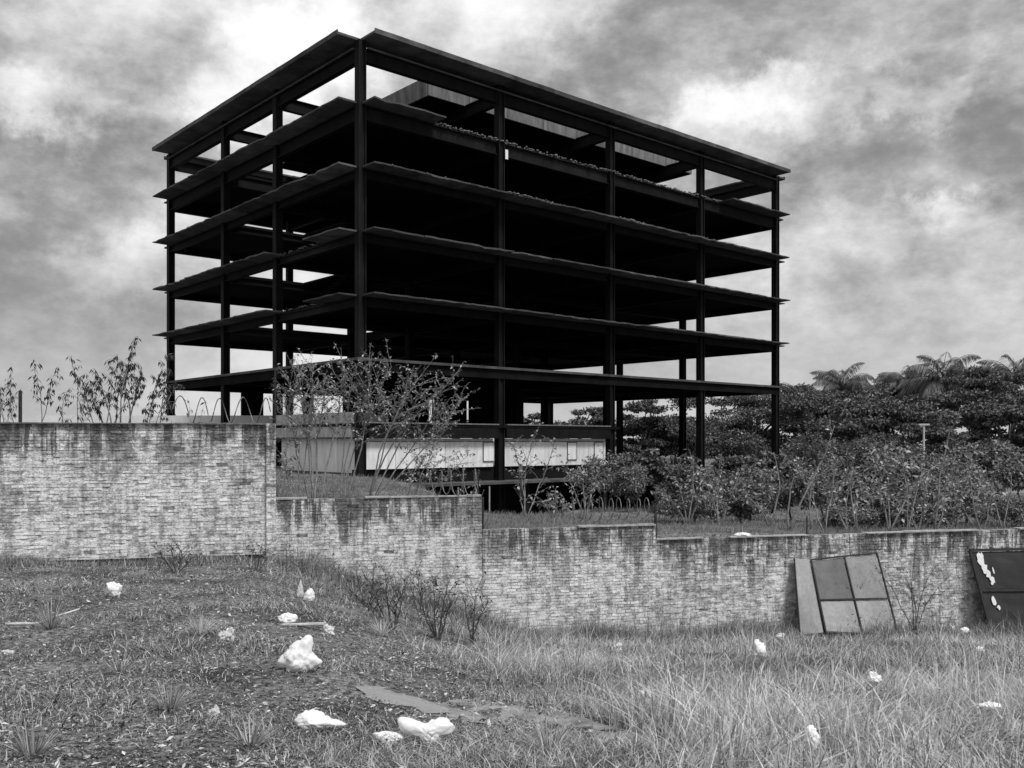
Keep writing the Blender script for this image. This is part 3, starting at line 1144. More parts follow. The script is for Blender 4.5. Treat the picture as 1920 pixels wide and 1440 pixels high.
T(1840, 880, 88, 1850, 752, 100, 52, 'dark tree below the tallest palm towards the picture edge', seed=8, nclump=80, nper=190, leaf=.4)
T(1890, 900, 60, 1890, 818, 95, 70, 'near tree at the right picture edge over the grass bank', seed=9, nclump=90, nper=190, leaf=.3)
T(1765, 900, 56, 1765, 838, 75, 52, 'small dense tree right behind the white lamp post', seed=10, nclump=70, nper=190, leaf=.26)
T(1600, 880, 100, 1600, 765, 95, 46, 'dark tree behind the umbrella tree, below the lone small palm', seed=20, nclump=70, nper=190, leaf=.38)
T(1960, 890, 80, 1955, 770, 80, 70, 'dark tree cut by the right picture edge, below the edge palm', seed=21, nclump=60, nper=190, leaf=.38)
T(1745, 880, 92, 1765, 780, 80, 40, 'dark round tree top in front of the tallest palm', seed=22, nclump=60, nper=190, leaf=.4)
T(1085, 860, 118, 1090, 795, 70, 38, 'far tree seen through the ground storey near the third column', seed=11, nclump=40, nper=140, leaf=.5)
T(905, 860, 125, 905, 797, 55, 30, 'far tree seen through the ground storey left of the second column', seed=12, nclump=30, nper=140, leaf=.5)
T(985, 860, 122, 990, 800, 45, 34, 'far tree seen through the ground storey right of the second column', seed=13, nclump=30, nper=140, leaf=.5)
palm(1578, 732, 104, 62, 'lone small palm top left of the other palms', 31)
palm(1700, 726, 104, 56, 'wind blown palm just left of the tallest palm', 32)
palm(1768, 720, 96, 78, 'tallest palm with arching crown over the right trees', 33, 20)
palm(1832, 744, 96, 66, 'low palm with spread crown right of the tallest palm', 34)
palm(1902, 714, 98, 70, 'palm at the right picture edge', 35, 19)

# ---- shrubs in the middle ground at the right
S = shrub
SG = 'shrubs between the walls and the trees'
T(1345, 940, 40, 1340, 912, 110, 48, 'dark leafy bush below the podium edge, right of the razor wire', name='bush', seed=41, nclump=60, nper=150, leaf=.2, mat='leaf', group=SG)
T(1240, 930, 43, 1225, 880, 70, 42, 'dark bush in front of the third column foot', name='bush', seed=42, nclump=40, nper=150, leaf=.2, mat='leaf', group=SG)
T(1430, 930, 44, 1410, 890, 75, 42, 'dark bush under the last right column', name='bush', seed=43, nclump=50, nper=150, leaf=.22, mat='leaf', group=SG)
T(1540, 980, 34, 1540, 915, 75, 50, 'pale loose bush left of the thin leaning sapling', name='bush', seed=44, nclump=45, nper=110, leaf=.14, mat='leaf_shrub', group=SG, flat=.9)
T(1650, 1000, 30, 1650, 925, 110, 70, 'pale loose bush right over the leaning gate leaf', name='bush', seed=45, nclump=60, nper=105, leaf=.12, mat='leaf_shrub', group=SG, flat=.9)
T(1810, 1000, 32, 1800, 915, 90, 60, 'pale loose bush left of the edge grass bank', name='bush', seed=46, nclump=50, nper=105, leaf=.13, mat='leaf_shrub', group=SG, flat=.9)
T(1700, 900, 46, 1700, 868, 90, 42, 'bush below the white lamp post', name='bush', seed=47, nclump=50, nper=130, leaf=.18, mat='leaf_shrub', group=SG, flat=.8)
T(1560, 900, 50, 1560, 862, 90, 42, 'dark bush between two thin leaning saplings', name='bush', seed=48, nclump=50, nper=130, leaf=.2, mat='leaf', group=SG, flat=.6)
T(1870, 900, 48, 1850, 862, 70, 40, 'bush left of the pale bank by the picture edge', name='bush', seed=49, nclump=45, nper=130, leaf=.18, mat='leaf_shrub', group=SG, flat=.7)
T(1130, 930, 46, 1140, 888, 60, 36, 'thin bush before the right end of the white panels', name='bush', seed=50, nclump=40, nper=70, leaf=.16, mat='leaf_shrub', group=SG, flat=.9)
S(1476, 978, 27, [(1496, 870, .2), (1565, 800, .4)], 'thin pale leaning sapling with bare stem, left of the bush over the gate leaf', 'sapling', .13, .5, 16, seed=51, twigs=6, twig_len=.35, cat='sapling', group='thin bare saplings', start=.55, rad=.035)
S(1752, 1010, 26, [(1764, 930, .1), (1800, 765, .3)], 'thin pale crooked sapling rising over the right trees', 'sapling', .13, .5, 16, seed=52, twigs=7, twig_len=.35, cat='sapling', group='thin bare saplings', start=.6, rad=.035)
S(1668, 1010, 25.5, [(1666, 900, .1), (1720, 905, .2), (1640, 880, 0)], 'upright pale stemmed sapling behind the gate leaf', 'sapling', .11, .5, 60, seed=53, twigs=8, twig_len=.5, cat='sapling', group='thin bare saplings', start=.3, rad=.028)
S(1610, 1005, 26, [(1625, 900, .1), (1600, 860, .3)], 'thin upright bare stem above the gate leaf', 'sapling', .1, .5, 20, seed=55, twigs=6, twig_len=.35, cat='sapling', group='thin bare saplings', start=.5, rad=.022)
S(1840, 1005, 26, [(1850, 880, .1), (1815, 850, .3)], 'thin forked bare stem above the black gate leaf', 'sapling', .1, .5, 20, seed=56, twigs=6, twig_len=.35, cat='sapling', group='thin bare saplings', start=.5, rad=.022)
S(1545, 1000, 26, [(1530, 880, .1), (1560, 845, .3)], 'slim bare stem between the stake and the leaning sapling', 'sapling', .1, .5, 24, seed=57, twigs=7, twig_len=.4, cat='sapling', group='thin bare saplings', start=.45, rad=.022)
S(1700, 1005, 26, [(1690, 850, .1), (1730, 870, .3)], 'slim bare stem left of the white lamp post foot', 'sapling', .1, .5, 24, seed=58, twigs=7, twig_len=.4, cat='sapling', group='thin bare saplings', start=.45, rad=.022)
S(1440, 990, 28, [(1400, 930, .1), (1450, 850, .3)], 'bare crossing stems right of the dark bush below the podium', 'sapling', .11, .5, 22, seed=54, twigs=6, twig_len=.4, cat='sapling', group='thin bare saplings', start=.4, rad=.03)
for k, (bx, by, dd, tips, lab) in enumerate((
        (985, 965, 33, [(975, 880, .3), (1005, 815, .4), (960, 830, -.2), (1040, 830, .2)], 'leafy shrub climbing before the second white panel bay'),
        (1100, 965, 34, [(1090, 880, .3), (1140, 850, .4), (1060, 870, -.2), (1120, 905, .2)], 'pale forked shrub left of the razor wire coil end'),
        (1040, 975, 30, [(1035, 930, .2), (1060, 945, .4), (1015, 940, -.2)], 'small bushy weed at the foot of the black basement'),
        (1290, 985, 30, [(1270, 900, .3), (1330, 880, .4), (1240, 915, -.2), (1300, 860, .6)], 'spreading shrub right of the third wall step'),
        (1590, 1000, 27, [(1560, 930, .3), (1600, 890, .4), (1630, 940, -.2)], 'pale twiggy shrub behind the thin iron stake'),
        (1720, 1005, 27, [(1690, 920, .3), (1740, 880, .4), (1770, 930, -.2)], 'pale twiggy shrub left of the crooked sapling'),
        (1830, 1005, 28, [(1800, 930, .3), (1840, 890, .4), (1870, 930, -.2)], 'pale twiggy shrub right of the crooked sapling'))):
    S(bx, by, dd, tips, lab, 'shrub', .12, .55, 90, seed=60 + k, twigs=10, twig_len=.75, group='twiggy shrubs behind the walls', start=.25, rad=.03)

for k, (bx, by, dd, cx, cy, rx, ry, lf, mt, lab) in enumerate((
        (1300, 960, 31, 1300, 948, 62, 30, .11, 'leaf_shrub', 'low pale bush at the crest right of the razor wire coil'),
        (1385, 965, 33, 1385, 935, 66, 44, .13, 'leaf_shrub', 'loose bush behind the bare crossing stems'),
        (1480, 960, 35, 1478, 915, 62, 55, .14, 'leaf_shrub', 'loose bush at the foot of the thin leaning sapling'),
        (1455, 930, 46, 1530, 860, 60, 44, .18, 'leaf', 'dark bush under the umbrella tree, right of the last column foot'),
        (1600, 985, 29, 1600, 965, 60, 28, .10, 'leaf_shrub', 'low pale bush behind the thin iron stake'),
        (1720, 985, 29, 1725, 968, 70, 30, .10, 'leaf_shrub', 'low pale bush at the crooked sapling foot'),
        (1880, 975, 30, 1880, 955, 60, 34, .11, 'leaf_shrub', 'low pale bush above the iron rail'),
        (1640, 900, 48, 1625, 855, 75, 42, .17, 'leaf', 'dark bush left of the white lamp post foot'),
        (1190, 950, 40, 1180, 905, 48, 42, .15, 'leaf_shrub', 'loose bush before the black basement at the third column'),
        (1910, 930, 44, 1905, 890, 50, 30, .16, 'leaf_shrub', 'small bush on the concrete edge at the right picture edge'))):
    T(bx, by, dd, cx, cy, rx, ry, lab, name='bush', seed=150 + k, nclump=42, nper=95, leaf=lf, mat=mt, group=SG, flat=.9)
for k, (bx, by, dd, tips, lab) in enumerate((
        (1350, 985, 29, [(1320, 900, .2), (1390, 880, .3), (1350, 870, .4)], 'bare pale twigs before the dark bush below the podium'),
        (1520, 990, 29, [(1500, 880, .2), (1545, 850, .3), (1580, 900, .4)], 'bare pale twigs right of the thin leaning sapling'),
        (1790, 1000, 29, [(1770, 880, .2), (1830, 860, .3), (1800, 900, .4)], 'bare pale twigs right of the crooked sapling stem'),
        (1880, 1000, 29, [(1860, 890, .2), (1900, 870, .3)], 'bare pale twigs at the right picture edge'))):
    S(bx, by, dd, tips, lab, 'dry_shrub', .09, .5, 46, seed=170 + k, twigs=9, twig_len=.7, group='twiggy shrubs behind the walls', start=.3, rad=.024)

# ---- the leafy saplings behind the second wall
CG = 'leafy saplings behind the second wall'
S(592, 940, 24.5, [(588, 685, .3), (545, 715, .5), (640, 690, -.4), (560, 690, -.3), (615, 720, .4)], 'upright pale sapling at the middle of the white panels, left of the corner column', 'sapling', .08, .55, 290, seed=71, twigs=24, twig_len=1.1, cat='sapling', group=CG, start=.45, rad=.03, spread=.6)
S(640, 938, 25.0, [(735, 690, .6), (690, 680, .4), (660, 700, .2), (720, 740, .1)], 'leaning sapling whose stem crosses the corner column', 'sapling', .08, .55, 290, seed=72, twigs=24, twig_len=1.1, cat='sapling', group=CG, start=.45, rad=.026, spread=.6)
S(690, 938, 26.0, [(800, 730, .3), (850, 705, .6), (770, 715, .2), (825, 760, .3), (790, 700, -.2), (865, 750, .3)], 'spreading sapling with pale stem before the first white panels', 'sapling', .08, .55, 290, seed=73, twigs=24, twig_len=1.1, cat='sapling', group=CG, start=.5, rad=.028, spread=.6)
S(560, 936, 24.2, [(525, 745, .3), (535, 850, 0), (600, 740, .2)], 'bent sapling next to the thin tall post', 'sapling', .08, .5, 150, seed=74, twigs=18, twig_len=.7, cat='sapling', group=CG, start=.45, rad=.022, spread=.5)
S(760, 936, 25.5, [(850, 770, .3), (830, 860, 0), (880, 850, .4), (800, 850, .3)], 'low sapling before the right white panels of the first bay', 'sapling', .085, .5, 200, seed=75, twigs=18, twig_len=.7, cat='sapling', group=CG, start=.4, rad=.02, spread=.5)
S(870, 938, 26, [(840, 890, .3), (860, 880, 0), (895, 885, .4)], 'thin dark weeds within the wire loops on the sapling wall', 'weed_clump', .08, .4, 40, seed=76, twigs=8, twig_len=.4, cat='weed', start=.3, rad=.012)

# ---- saplings over the tall wall against the sky
LG = 'saplings over the tall wall'
z1 = EYE - .45
S(195, 800, 21.5, [(212, 690, .2), (150, 705, .1), (255, 715, .2)], 'thin sapling with sparse drooping leaf tufts near the short dark post', 'sapling', .105, .26, 90, mat='leaf_droop', seed=81, droop=.5, twigs=10, twig_len=.35, cat='sapling', group=LG, start=.55, rad=.02)
S(228, 800, 21.8, [(240, 680, .1), (215, 665, .3), (255, 630, .2), (180, 700, -.2), (268, 690, 0), (160, 720, .3)], 'bushiest sapling with dark hanging leaves over the tall wall', 'sapling', .105, .26, 165, mat='leaf_droop', seed=82, droop=.6, twigs=12, twig_len=.34, cat='sapling', group=LG, start=.55, rad=.024)
S(285, 800, 22.0, [(310, 690, .1), (335, 720, .3), (320, 665, .2), (290, 735, 0)], 'sapling with hanging leaves right before the left end column', 'sapling', .105, .26, 135, mat='leaf_droop', seed=83, droop=.6, twigs=11, twig_len=.32, cat='sapling', group=LG, start=.55, rad=.02)
S(60, 800, 21.0, [(65, 685, .1), (20, 700, .3), (105, 695, .2)], 'sparse thin sapling right of the short dark post', 'sapling', .105, .26, 66, mat='leaf_droop', seed=84, droop=.5, twigs=9, twig_len=.3, cat='sapling', group=LG, start=.6, rad=.016)
S(20, 800, 20.6, [(0, 720, .1), (30, 735, .3), (-20, 700, .2)], 'sparse thin sapling at the left picture edge', 'sapling', .105, .26, 54, mat='leaf_droop', seed=85, droop=.5, twigs=9, twig_len=.3, cat='sapling', group=LG, start=.5, rad=.015)
S(365, 800, 21.8, [(350, 745, .1), (385, 755, .3)], 'tiny leafy weed between the wire loops on the tall wall', 'weed_clump', .1, .4, 14, mat='leaf_droop', seed=86, droop=.3, twigs=4, twig_len=.2, cat='weed', start=.5, rad=.01)
S(140, 800, 21.2, [(125, 730, .1), (160, 740, .2), (135, 665, .1)], 'slender sapling left of the bushiest one', 'sapling', .105, .26, 66, mat='leaf_droop', seed=87, droop=.5, twigs=9, twig_len=.3, cat='sapling', group=LG, start=.5, rad=.015)

# ---- dark dry weeds before the walls
for k, (px, py, tips, lab) in enumerate((
        (738, 1182, [(700, 1095, .2), (722, 1070, .1), (752, 1110, -.1), (690, 1130, 0), (760, 1080, .2)], 'dark dry weed with twisted stem before the sapling wall'),
        (822, 1200, [(790, 1110, .2), (815, 1080, .1), (848, 1120, -.1), (840, 1090, 0), (800, 1150, .2)], 'second dark dry weed with black stem right of the twisted one'),
        (885, 1205, [(870, 1120, .2), (895, 1100, .1), (915, 1130, -.1)], 'thin dark weed at the edge of the tall grass'),
        (1718, 1160, [(1690, 1070, .2), (1720, 1020, .1), (1755, 1060, .1), (1640, 1060, .1), (1780, 1080, 0), (1705, 1100, 0)], 'bare spiky shrub between the two leaning gate leaves'),
        (620, 1110, [(600, 1050, .2), (625, 1040, .1), (640, 1070, -.1)], 'small twiggy weed at the sapling wall foot by the white bags'),
        (480, 1072, [(470, 1030, .1), (490, 1025, .1), (500, 1045, 0)], 'dark weed tuft at the pier foot'),
        (330, 1075, [(300, 1040, .1), (340, 1030, .1), (360, 1045, 0), (320, 1020, 0)], 'dark weed tuft at the middle of the tall wall foot'),
        (690, 1140, [(670, 1080, .1), (700, 1060, .1), (715, 1090, 0), (655, 1105, 0)], 'grey tangled weed left of the twisted dark one'),
        (790, 1165, [(770, 1100, .1), (800, 1090, .1), (780, 1070, 0)], 'thin tangled weed between the two dark stemmed weeds'),
        (950, 1180, [(930, 1110, .1), (965, 1095, .1), (985, 1130, 0), (940, 1140, 0)], 'tangled weed at the foot of the second wall step'),
        (1060, 1190, [(1040, 1130, .1), (1070, 1110, .1), (1090, 1140, 0)], 'thin weed before the razor wire wall'),
        (1180, 1195, [(1165, 1140, .1), (1195, 1125, .1), (1205, 1150, 0)], 'thin weed near the third wall step foot'),
        (530, 1095, [(515, 1050, .1), (540, 1040, .1), (550, 1060, 0)], 'thin weed right of the brick pier foot'),
        (1440, 1185, [(1420, 1130, .1), (1450, 1120, .1), (1465, 1145, 0)], 'thin weed left of the pale gate leaf'),
        (1660, 1215, [(1640, 1160, -.1), (1670, 1140, -.1), (1600, 1165, -.1)], 'low twiggy weed at the gate leaf right foot'),
        (1330, 1180, [(1310, 1120, .1), (1340, 1110, .1), (1360, 1140, 0)], 'thin dry weed at the lowest wall foot'),
        (1560, 1190, [(1580, 1110, -.2), (1640, 1060, -.1), (1545, 1080, -.1)], 'thin bare twigs before the leaning gate leaf'))):
    p = on_ground(px, py)
    base_d = p.y
    S(px, py, base_d, [(a, b, c) for a, b, c in tips], lab, 'dry_weed', .06, .4, 30, mat='weed' if 'dark' in lab or 'spiky' in lab else 'leaf_shrub', bark='bark_dark' if 'dark' in lab or 'spiky' in lab else 'bark', seed=90 + k, twigs=11, twig_len=.5, cat='weed', start=.25, rad=.014 if 'dark' in lab or 'spiky' in lab else .009, zbase=p.z, spread=.7)

# ------------------------------------------------------------------ leaning gate leaves
def q3(c, s, t):
    """bilinear point in a quad c = [TL, TR, BR, BL]"""
    return c[0].lerp(c[1], s).lerp(c[3].lerp(c[2], s), t)


def sheet(c, s0, s1, t0, t1, thick, name, mat, parent, nrm, n=4, bulge=.0, seed=0):
    r = random.Random(seed)
    vs, fs = [], []
    for side in (0, 1):
        for i in range(n + 1):
            for j in range(n + 1):
                p = q3(c, s0 + (s1 - s0) * i / n, t0 + (t1 - t0) * j / n)
                b = bulge * math.sin(math.pi * i / n) * math.sin(math.pi * j / n) + (r.uniform(-.006, .006) if not side else 0)
                vs.append(p + nrm * (b + (0 if side == 0 else -thick)))
    k = (n + 1) ** 2
    for i in range(n):
        for j in range(n):
            a = i * (n + 1) + j
            fs.append((a, a + n + 1, a + n + 2, a + 1))
            fs.append((k + a, k + a + 1, k + a + n + 2, k + a + n + 1))
    edge = [(i, 0) for i in range(n)] + [(n, j) for j in range(n)] + [(i, n) for i in range(n, 0, -1)] + [(0, j) for j in range(n, 0, -1)]
    e = [i * (n + 1) + j for i, j in edge]
    for i in range(len(e)):
        a, b = e[i], e[(i + 1) % len(e)]
        fs.append((a, k + a, k + b, b))
    return mesh_obj(name, vs, fs, mat, parent, False)


def metal(name, lo, hi, stain=0.0):
    m = Mat(name, .55, .4)
    n1 = m.noise(1.6, 5, .6, (1, 1, .6))
    n2 = m.noise(14, 5, .65)
    v = m.math('MULTIPLY', m.ramp(n1, .3, .7, lo, hi), m.ramp(n2, .3, .7, .85, 1.12))
    sp = m.ramp(m.noise(6, 6, .7), .62, .72, 0, stain, True)
    m.color(m.mix(sp, v, .05))
    return m.m


M['sheet_dark'] = metal('grey_sheet_metal', .10, .17, .3)
M['sheet_mid'] = metal('mid_grey_sheet_metal', .20, .30, .3)
M['sheet_light'] = metal('pale_sheet_metal', .26, .42, .8)
M['sheet_black'] = metal('black_sheet_metal', .018, .04, .1)
M['paint'] = rough_mat('white_paint_splash', .7, .85, 10, .7, .2)

dw = lambda px: YW / (1 - WS * (px - 960) / FPX)
TL, TR, BR, BLp = W(1520, 1050, dw(1520) - .12), W(1643, 1037, dw(1643) - .12), W(1684, 1192, dw(1684) - 1.0), W(1548, 1186, dw(1548) - 1.0)
nrm = (TR - TL).cross(BLp - TL).normalized()
if nrm.y > 0: nrm = -nrm
org = (BLp + BR) / 2
gate = empty('gate_leaf', org)
tag(gate, 'pale metal gate leaf of four panes leaning on the lowest wall', 'gate', 'broken gate leaves by the wall')
qc = [p - org for p in (TL, TR, BR, BLp)]
sheet(qc, .02, .485, .02, .545, .012, 'upper_sheet', M['sheet_dark'], gate, nrm, 6, -.02, 1)
sheet(qc, .515, .98, .02, .545, .012, 'upper_sheet', M['sheet_mid'], gate, nrm, 6, .02, 2)
sheet(qc, .02, .485, .575, .98, .012, 'lower_sheet', M['sheet_light'], gate, nrm, 6, .02, 3)
sheet(qc, .515, .98, .575, .98, .012, 'lower_sheet', M['sheet_light'], gate, nrm, 6, -.015, 4)
for (a, b) in (((0, 0), (1, 0)), ((1, 0), (1, 1)), ((0, 1), (1, 1)), ((0, 0), (0, 1)), ((.5, 0), (.5, 1)), ((0, .56), (1, .56))):
    MB().bar(q3(qc, *a) + nrm * .02, q3(qc, *b) + nrm * .02, .036, .035, nrm).build('frame_bar', M['rust'], gate)
side = [W(1489, 1046, dw(1489) - .10) - org, qc[0] + nrm * -.02, qc[3] + Vector((-.02, .03, 0)), W(1500, 1190, dw(1500) - .75) - org]
ns = (side[1] - side[0]).cross(side[3] - side[0]).normalized()
if ns.y > 0: ns = -ns
sheet(side, 0, .97, 0, 1, .014, 'side_sheet', M['sheet_light'], gate, ns, 5, .03, 7)
MB().bar(side[0], side[3], .03, .03, ns).build('frame_bar', M['rust'], gate)

TL, TR, BR, BLp = W(1817, 1032, dw(1817) - .14), W(1985, 1028, dw(1985) - .14), W(2000, 1192, dw(2000) - .8), W(1858, 1190, dw(1858) - .8)
nrm = (TR - TL).cross(BLp - TL).normalized()
if nrm.y > 0: nrm = -nrm
org = (BLp + BR) / 2
gate2 = empty('gate_leaf', org)
tag(gate2, 'black metal gate leaf with white paint splash, cut by the right picture edge', 'gate', 'broken gate leaves by the wall')
qc = [p - org for p in (TL, TR, BR, BLp)]
sheet(qc, .02, .98, .02, .46, .014, 'upper_sheet', M['sheet_black'], gate2, nrm, 6, .02, 11)
sheet(qc, .02, .98, .50, .98, .014, 'lower_sheet', M['sheet_black'], gate2, nrm, 6, -.02, 12)
for (a, b) in (((0, 0), (1, 0)), ((1, 0), (1, 1)), ((0, 0), (0, 1)), ((0, .48), (1, .48)), ((.62, 0), (.62, 1))):
    MB().bar(q3(qc, *a) + nrm * .025, q3(qc, *b) + nrm * .025, .07, .05, nrm).build('frame_bar', M['rust'], gate2)
rr = random.Random(5)
for (cs, ct, rs, rt, nn) in ((.09, .11, .035, .07, 11), (.11, .22, .04, .07, 12), (.14, .30, .03, .05, 9), (.17, .36, .028, .035, 9), (.205, .25, .012, .05, 8), (.07, .08, .012, .05, 7), (.12, .07, .012, .045, 7), (.155, .40, .02, .02, 7), (.13, .60, .03, .05, 9), (.17, .68, .02, .03, 8)):
    pts = []
    for i in range(nn):
        a = 2 * math.pi * i / nn
        k = rr.uniform(.65, 1.25)
        pts.append(q3(qc, cs + rs * k * math.cos(a), ct + rt * k * math.sin(a)) + nrm * .034)
    vs = pts + [p - nrm * .003 for p in pts]
    fs = [tuple(range(nn)), tuple(range(2 * nn - 1, nn - 1, -1))] + [(i, nn + i, nn + (i + 1) % nn, (i + 1) % nn) for i in range(nn)]
    mesh_obj('paint_splash', vs, fs, M['paint'], gate2)

# dark rail with pickets on the wall top behind the second gate leaf
rail = empty('iron_rail', W(1815, 1012, dw(1815) + .1))
tag(rail, 'dark iron rail on the wall top above the black gate leaf', 'railing')
o_ = rail.location
a, b = W(1812, 1006, dw(1812) + .1) - o_, W(2000, 1002, dw(2000) + .1) - o_
MB().bar(a, b, .06, .05).build('top_rail', M['rust'], rail)
a2, b2 = W(1812, 1026, dw(1812) + .1) - o_, W(2000, 1023, dw(2000) + .1) - o_
MB().bar(a2, b2, .05, .08).build('bottom_rail', M['rust'], rail)
for q in range(16):
    t = q / 15
    MB().bar(a2.lerp(b2, t), a.lerp(b, t), .03, .03).build('picket', M['rust'], rail)

# white lamp post among the trees
lp = W(1732, 842, 52)
zg = float(gz(lp.x, lp.y))
lamp = empty('lamp_post', (lp.x, lp.y, zg))
tag(lamp, 'small white lamp post standing before the right trees', 'lamp post')
ht = W(1732, 797, 52).z - zg
MB().tube([(0, 0, 0), (0, 0, ht * .6), (0, 0, ht)], [.07, .06, .05], 8).build('pole', M['lamp'], lamp)
MB().bar((-.28, 0, ht + .03), (.30, 0, ht + .03), .16, .09).build('lamp_head', M['lamp'], lamp)

# low retaining wall with pale bank at the picture edge
rw = MB().box(0, 6.5, 0, .4, .5, 1.0).build('retaining_wall', M['parapet'])
pz = W(1886, 908, 50)
rw.location = (pz.x, pz.y, pz.z - .95)
rw.rotation_euler = (0, 0, -.05)
tag(rw, 'low concrete edge of the grass bank at the right picture edge', 'wall')

# ------------------------------------------------------------------ litter: white plastic bags
def bag(px, py, w_px, h_px, label, seed, spikes=(), mat='plastic', depth=.8, name='plastic_bag', cat='plastic bag', group='white litter on the ground', crease=.14, at=None, sub=34, core=.78, lift=0.0):
    """crumpled bag: star-shaped skin with lobes (direction x, z, strength, sharpness) and sharp creases"""
    p = on_ground(px, py) if at is None else at
    d = p.y
    a, b = w_px / FPX * d / 2, h_px / FPX * d
    nu, nv = sub * 2, sub
    off = Vector((seed * 3.7, seed * 1.3, seed * 2.1))
    vs = []
    for i in range(nv + 1):
        th = math.pi * i / nv
        for j in range(nu):
            ph = 2 * math.pi * j / nu
            dv = Vector((math.sin(th) * math.cos(ph), math.sin(th) * math.sin(ph), math.cos(th)))
            r = core
            for (sx, sz, st, sh) in spikes:
                q = Vector((sx, 0, sz)).normalized()
                r += st * math.exp(sh * (dv.dot(q) - 1))
            sh_ = dv * 1.5 + off
            wv = mnoise.noise_vector(dv * 2.0 + off) * .35
            v1 = mnoise.voronoi(sh_ + wv)[0]
            v2 = mnoise.voronoi((sh_ + wv) * 2.3)[0]
            fold = (v1[1] - v1[0]) * .75 + (v2[1] - v2[0]) * .38
            r *= 1 + crease * 2.6 * (fold - .35) + crease * 1.2 * mnoise.noise(dv * 1.2 + off)
            q = Vector((dv.x * a * r, dv.y * a * depth * r, dv.z * b * .62 * r + b * .38))
            if q.z < .0: q.z *= .15
            vs.append(q)
    fs = []
    for i in range(nv):
        for j in range(nu):
            k, l = i * nu + j, i * nu + (j + 1) % nu
            fs.append((k, k + nu, l + nu, l))
    o = mesh_obj(name, vs, fs, M[mat], None, True)
    o.location = p - Vector((0, 0, .01)) + Vector((0, 0, lift))
    tag(o, label, cat, group)
    return o


bag(560, 1258, 74, 60, 'large white plastic bag with upright knotted ear, left of the puddle', 1, [(.42, 1, .42, 30), (.35, 1, .2, 6), (-1, -.12, .42, 20), (1, -.02, .5, 26), (0, 1, .15, 3)], core=.72)
bag(588, 1368, 88, 40, 'long white plastic bag with a trailing tail near the bottom', 2, [(1, -.12, .55, 26), (.8, .1, .2, 6), (-.8, .5, .25, 4), (-.1, .9, .15, 5)], core=.68)
bag(726, 1392, 56, 28, 'small white plastic bag beside the two lobed one', 3, [(-.8, .5, .2, 5), (.9, -.1, .25, 6)])
bag(806, 1394, 100, 56, 'two lobed white plastic bag at the puddle edge', 4, [(-1, .62, .85, 9), (-.75, .45, .2, 6), (.95, .5, .55, 5), (.5, .9, .35, 6), (.1, -1, .3, 3)], core=.42)
bag(541, 1170, 38, 26, 'rounded white bag lying over the big knotted one', 5, [(1, .4, .25, 4), (-1, 0, .2, 5)])
bag(617, 1194, 30, 24, 'crumpled white bag with dark folds right of the rounded one', 6, [(-.6, .7, .3, 6)], 'plastic_grey', crease=.35)
bag(580, 1128, 26, 26, 'white bag at the sapling wall foot', 7, [(.2, 1, .3, 6)], 'plastic')
bag(563, 1122, 16, 30, 'narrow upright scrap of plastic beside the wall foot bag', 8, [(.1, 1, .4, 8)], 'plastic_grey')
bag(215, 1118, 34, 28, 'white torn bag before the tall wall', 9, [(-.8, .8, .4, 8), (.8, .9, .4, 8)], 'plastic', crease=.22)
bag(425, 1205, 34, 30, 'torn white rag in the dry grass below the tall wall', 10, [(.8, 1, .4, 8), (-1, .3, .3, 8)], 'plastic_grey', crease=.35)
bag(12, 1228, 26, 14, 'small white scrap cut by the left picture edge', 11, [(1, .2, .3, 6)], 'plastic_grey', crease=.3)
bag(42, 1298, 16, 14, 'little white scrap below the left edge scrap', 12, [(.2, 1, .4, 8)], 'plastic_grey', crease=.3)
bag(170, 1298, 16, 12, 'little grey scrap in the middle of the left ground', 13, [(.5, .6, .3, 6)], 'plastic_grey', crease=.3)
bag(402, 1342, 26, 22, 'pale scrap of paper left of the long tailed bag', 14, [(.3, 1, .3, 8)], 'plastic_grey', crease=.3)
bag(916, 1364, 11, 17, 'tiny white scrap on the path edge', 15, [(.4, 1, .4, 8)], 'plastic', crease=.2)
bag(1425, 1246, 30, 34, 'white bag in tall grass left of the gate leaf', 16, [(-.6, .8, .3, 6)], 'plastic', crease=.2, lift=.10)
bag(1638, 1304, 28, 24, 'white rag in tall grass below the gate leaf', 17, [(-.4, 1, .4, 8), (1, .2, .4, 8)], 'plastic', crease=.22, lift=.10)
bag(1216, 1352, 36, 40, 'torn pale bag at the foot of the tall grass', 18, [(.2, 1, .3, 6), (-.8, .7, .3, 8)], 'plastic_grey', crease=.38, lift=.10)
bag(1856, 1356, 42, 18, 'flat white bag at the right picture edge', 19, [(-1, .3, .3, 6), (.8, .4, .3, 8)], 'plastic', crease=.2, lift=.10)
bag(1522, 1440, 36, 46, 'white bag cut by the bottom edge in the tall grass', 20, [(-.5, 1, .3, 6)], 'plastic', crease=.2, lift=.10)
bag(1836, 1234, 20, 12, 'small white scrap below the black gate leaf', 21, [(1, .3, .3, 6)], 'plastic', crease=.2, lift=.10)
bag(1808, 1194, 18, 12, 'small white scrap between the gate leaves', 22, [(1, .3, .3, 6)], 'plastic', crease=.2, lift=.10)
bag(1462, 1208, 18, 14, 'small white scrap at the left foot of the pale gate leaf', 23, [(1, .5, .3, 6)], 'plastic_grey', crease=.3, lift=.10)
bag(1156, 1236, 24, 20, 'grey bag half hidden in the middle tall grass', 24, [(.6, .8, .3, 6)], 'plastic_grey', crease=.3, lift=.10)
bag(1785, 1176, 14, 14, 'tiny white scrap at the bare spiky shrub foot', 25, [(.6, .8, .3, 6)], 'plastic_grey', crease=.3, lift=.10)
zt4 = W(1392, 1006, dw(1392) + .1)
bag(1392, 1006, 30, 10, 'white plastic scrap on top of the lowest wall', 26, [(1, .1, .4, 10), (-1, .1, .4, 10)], 'plastic', crease=.25, at=zt4)
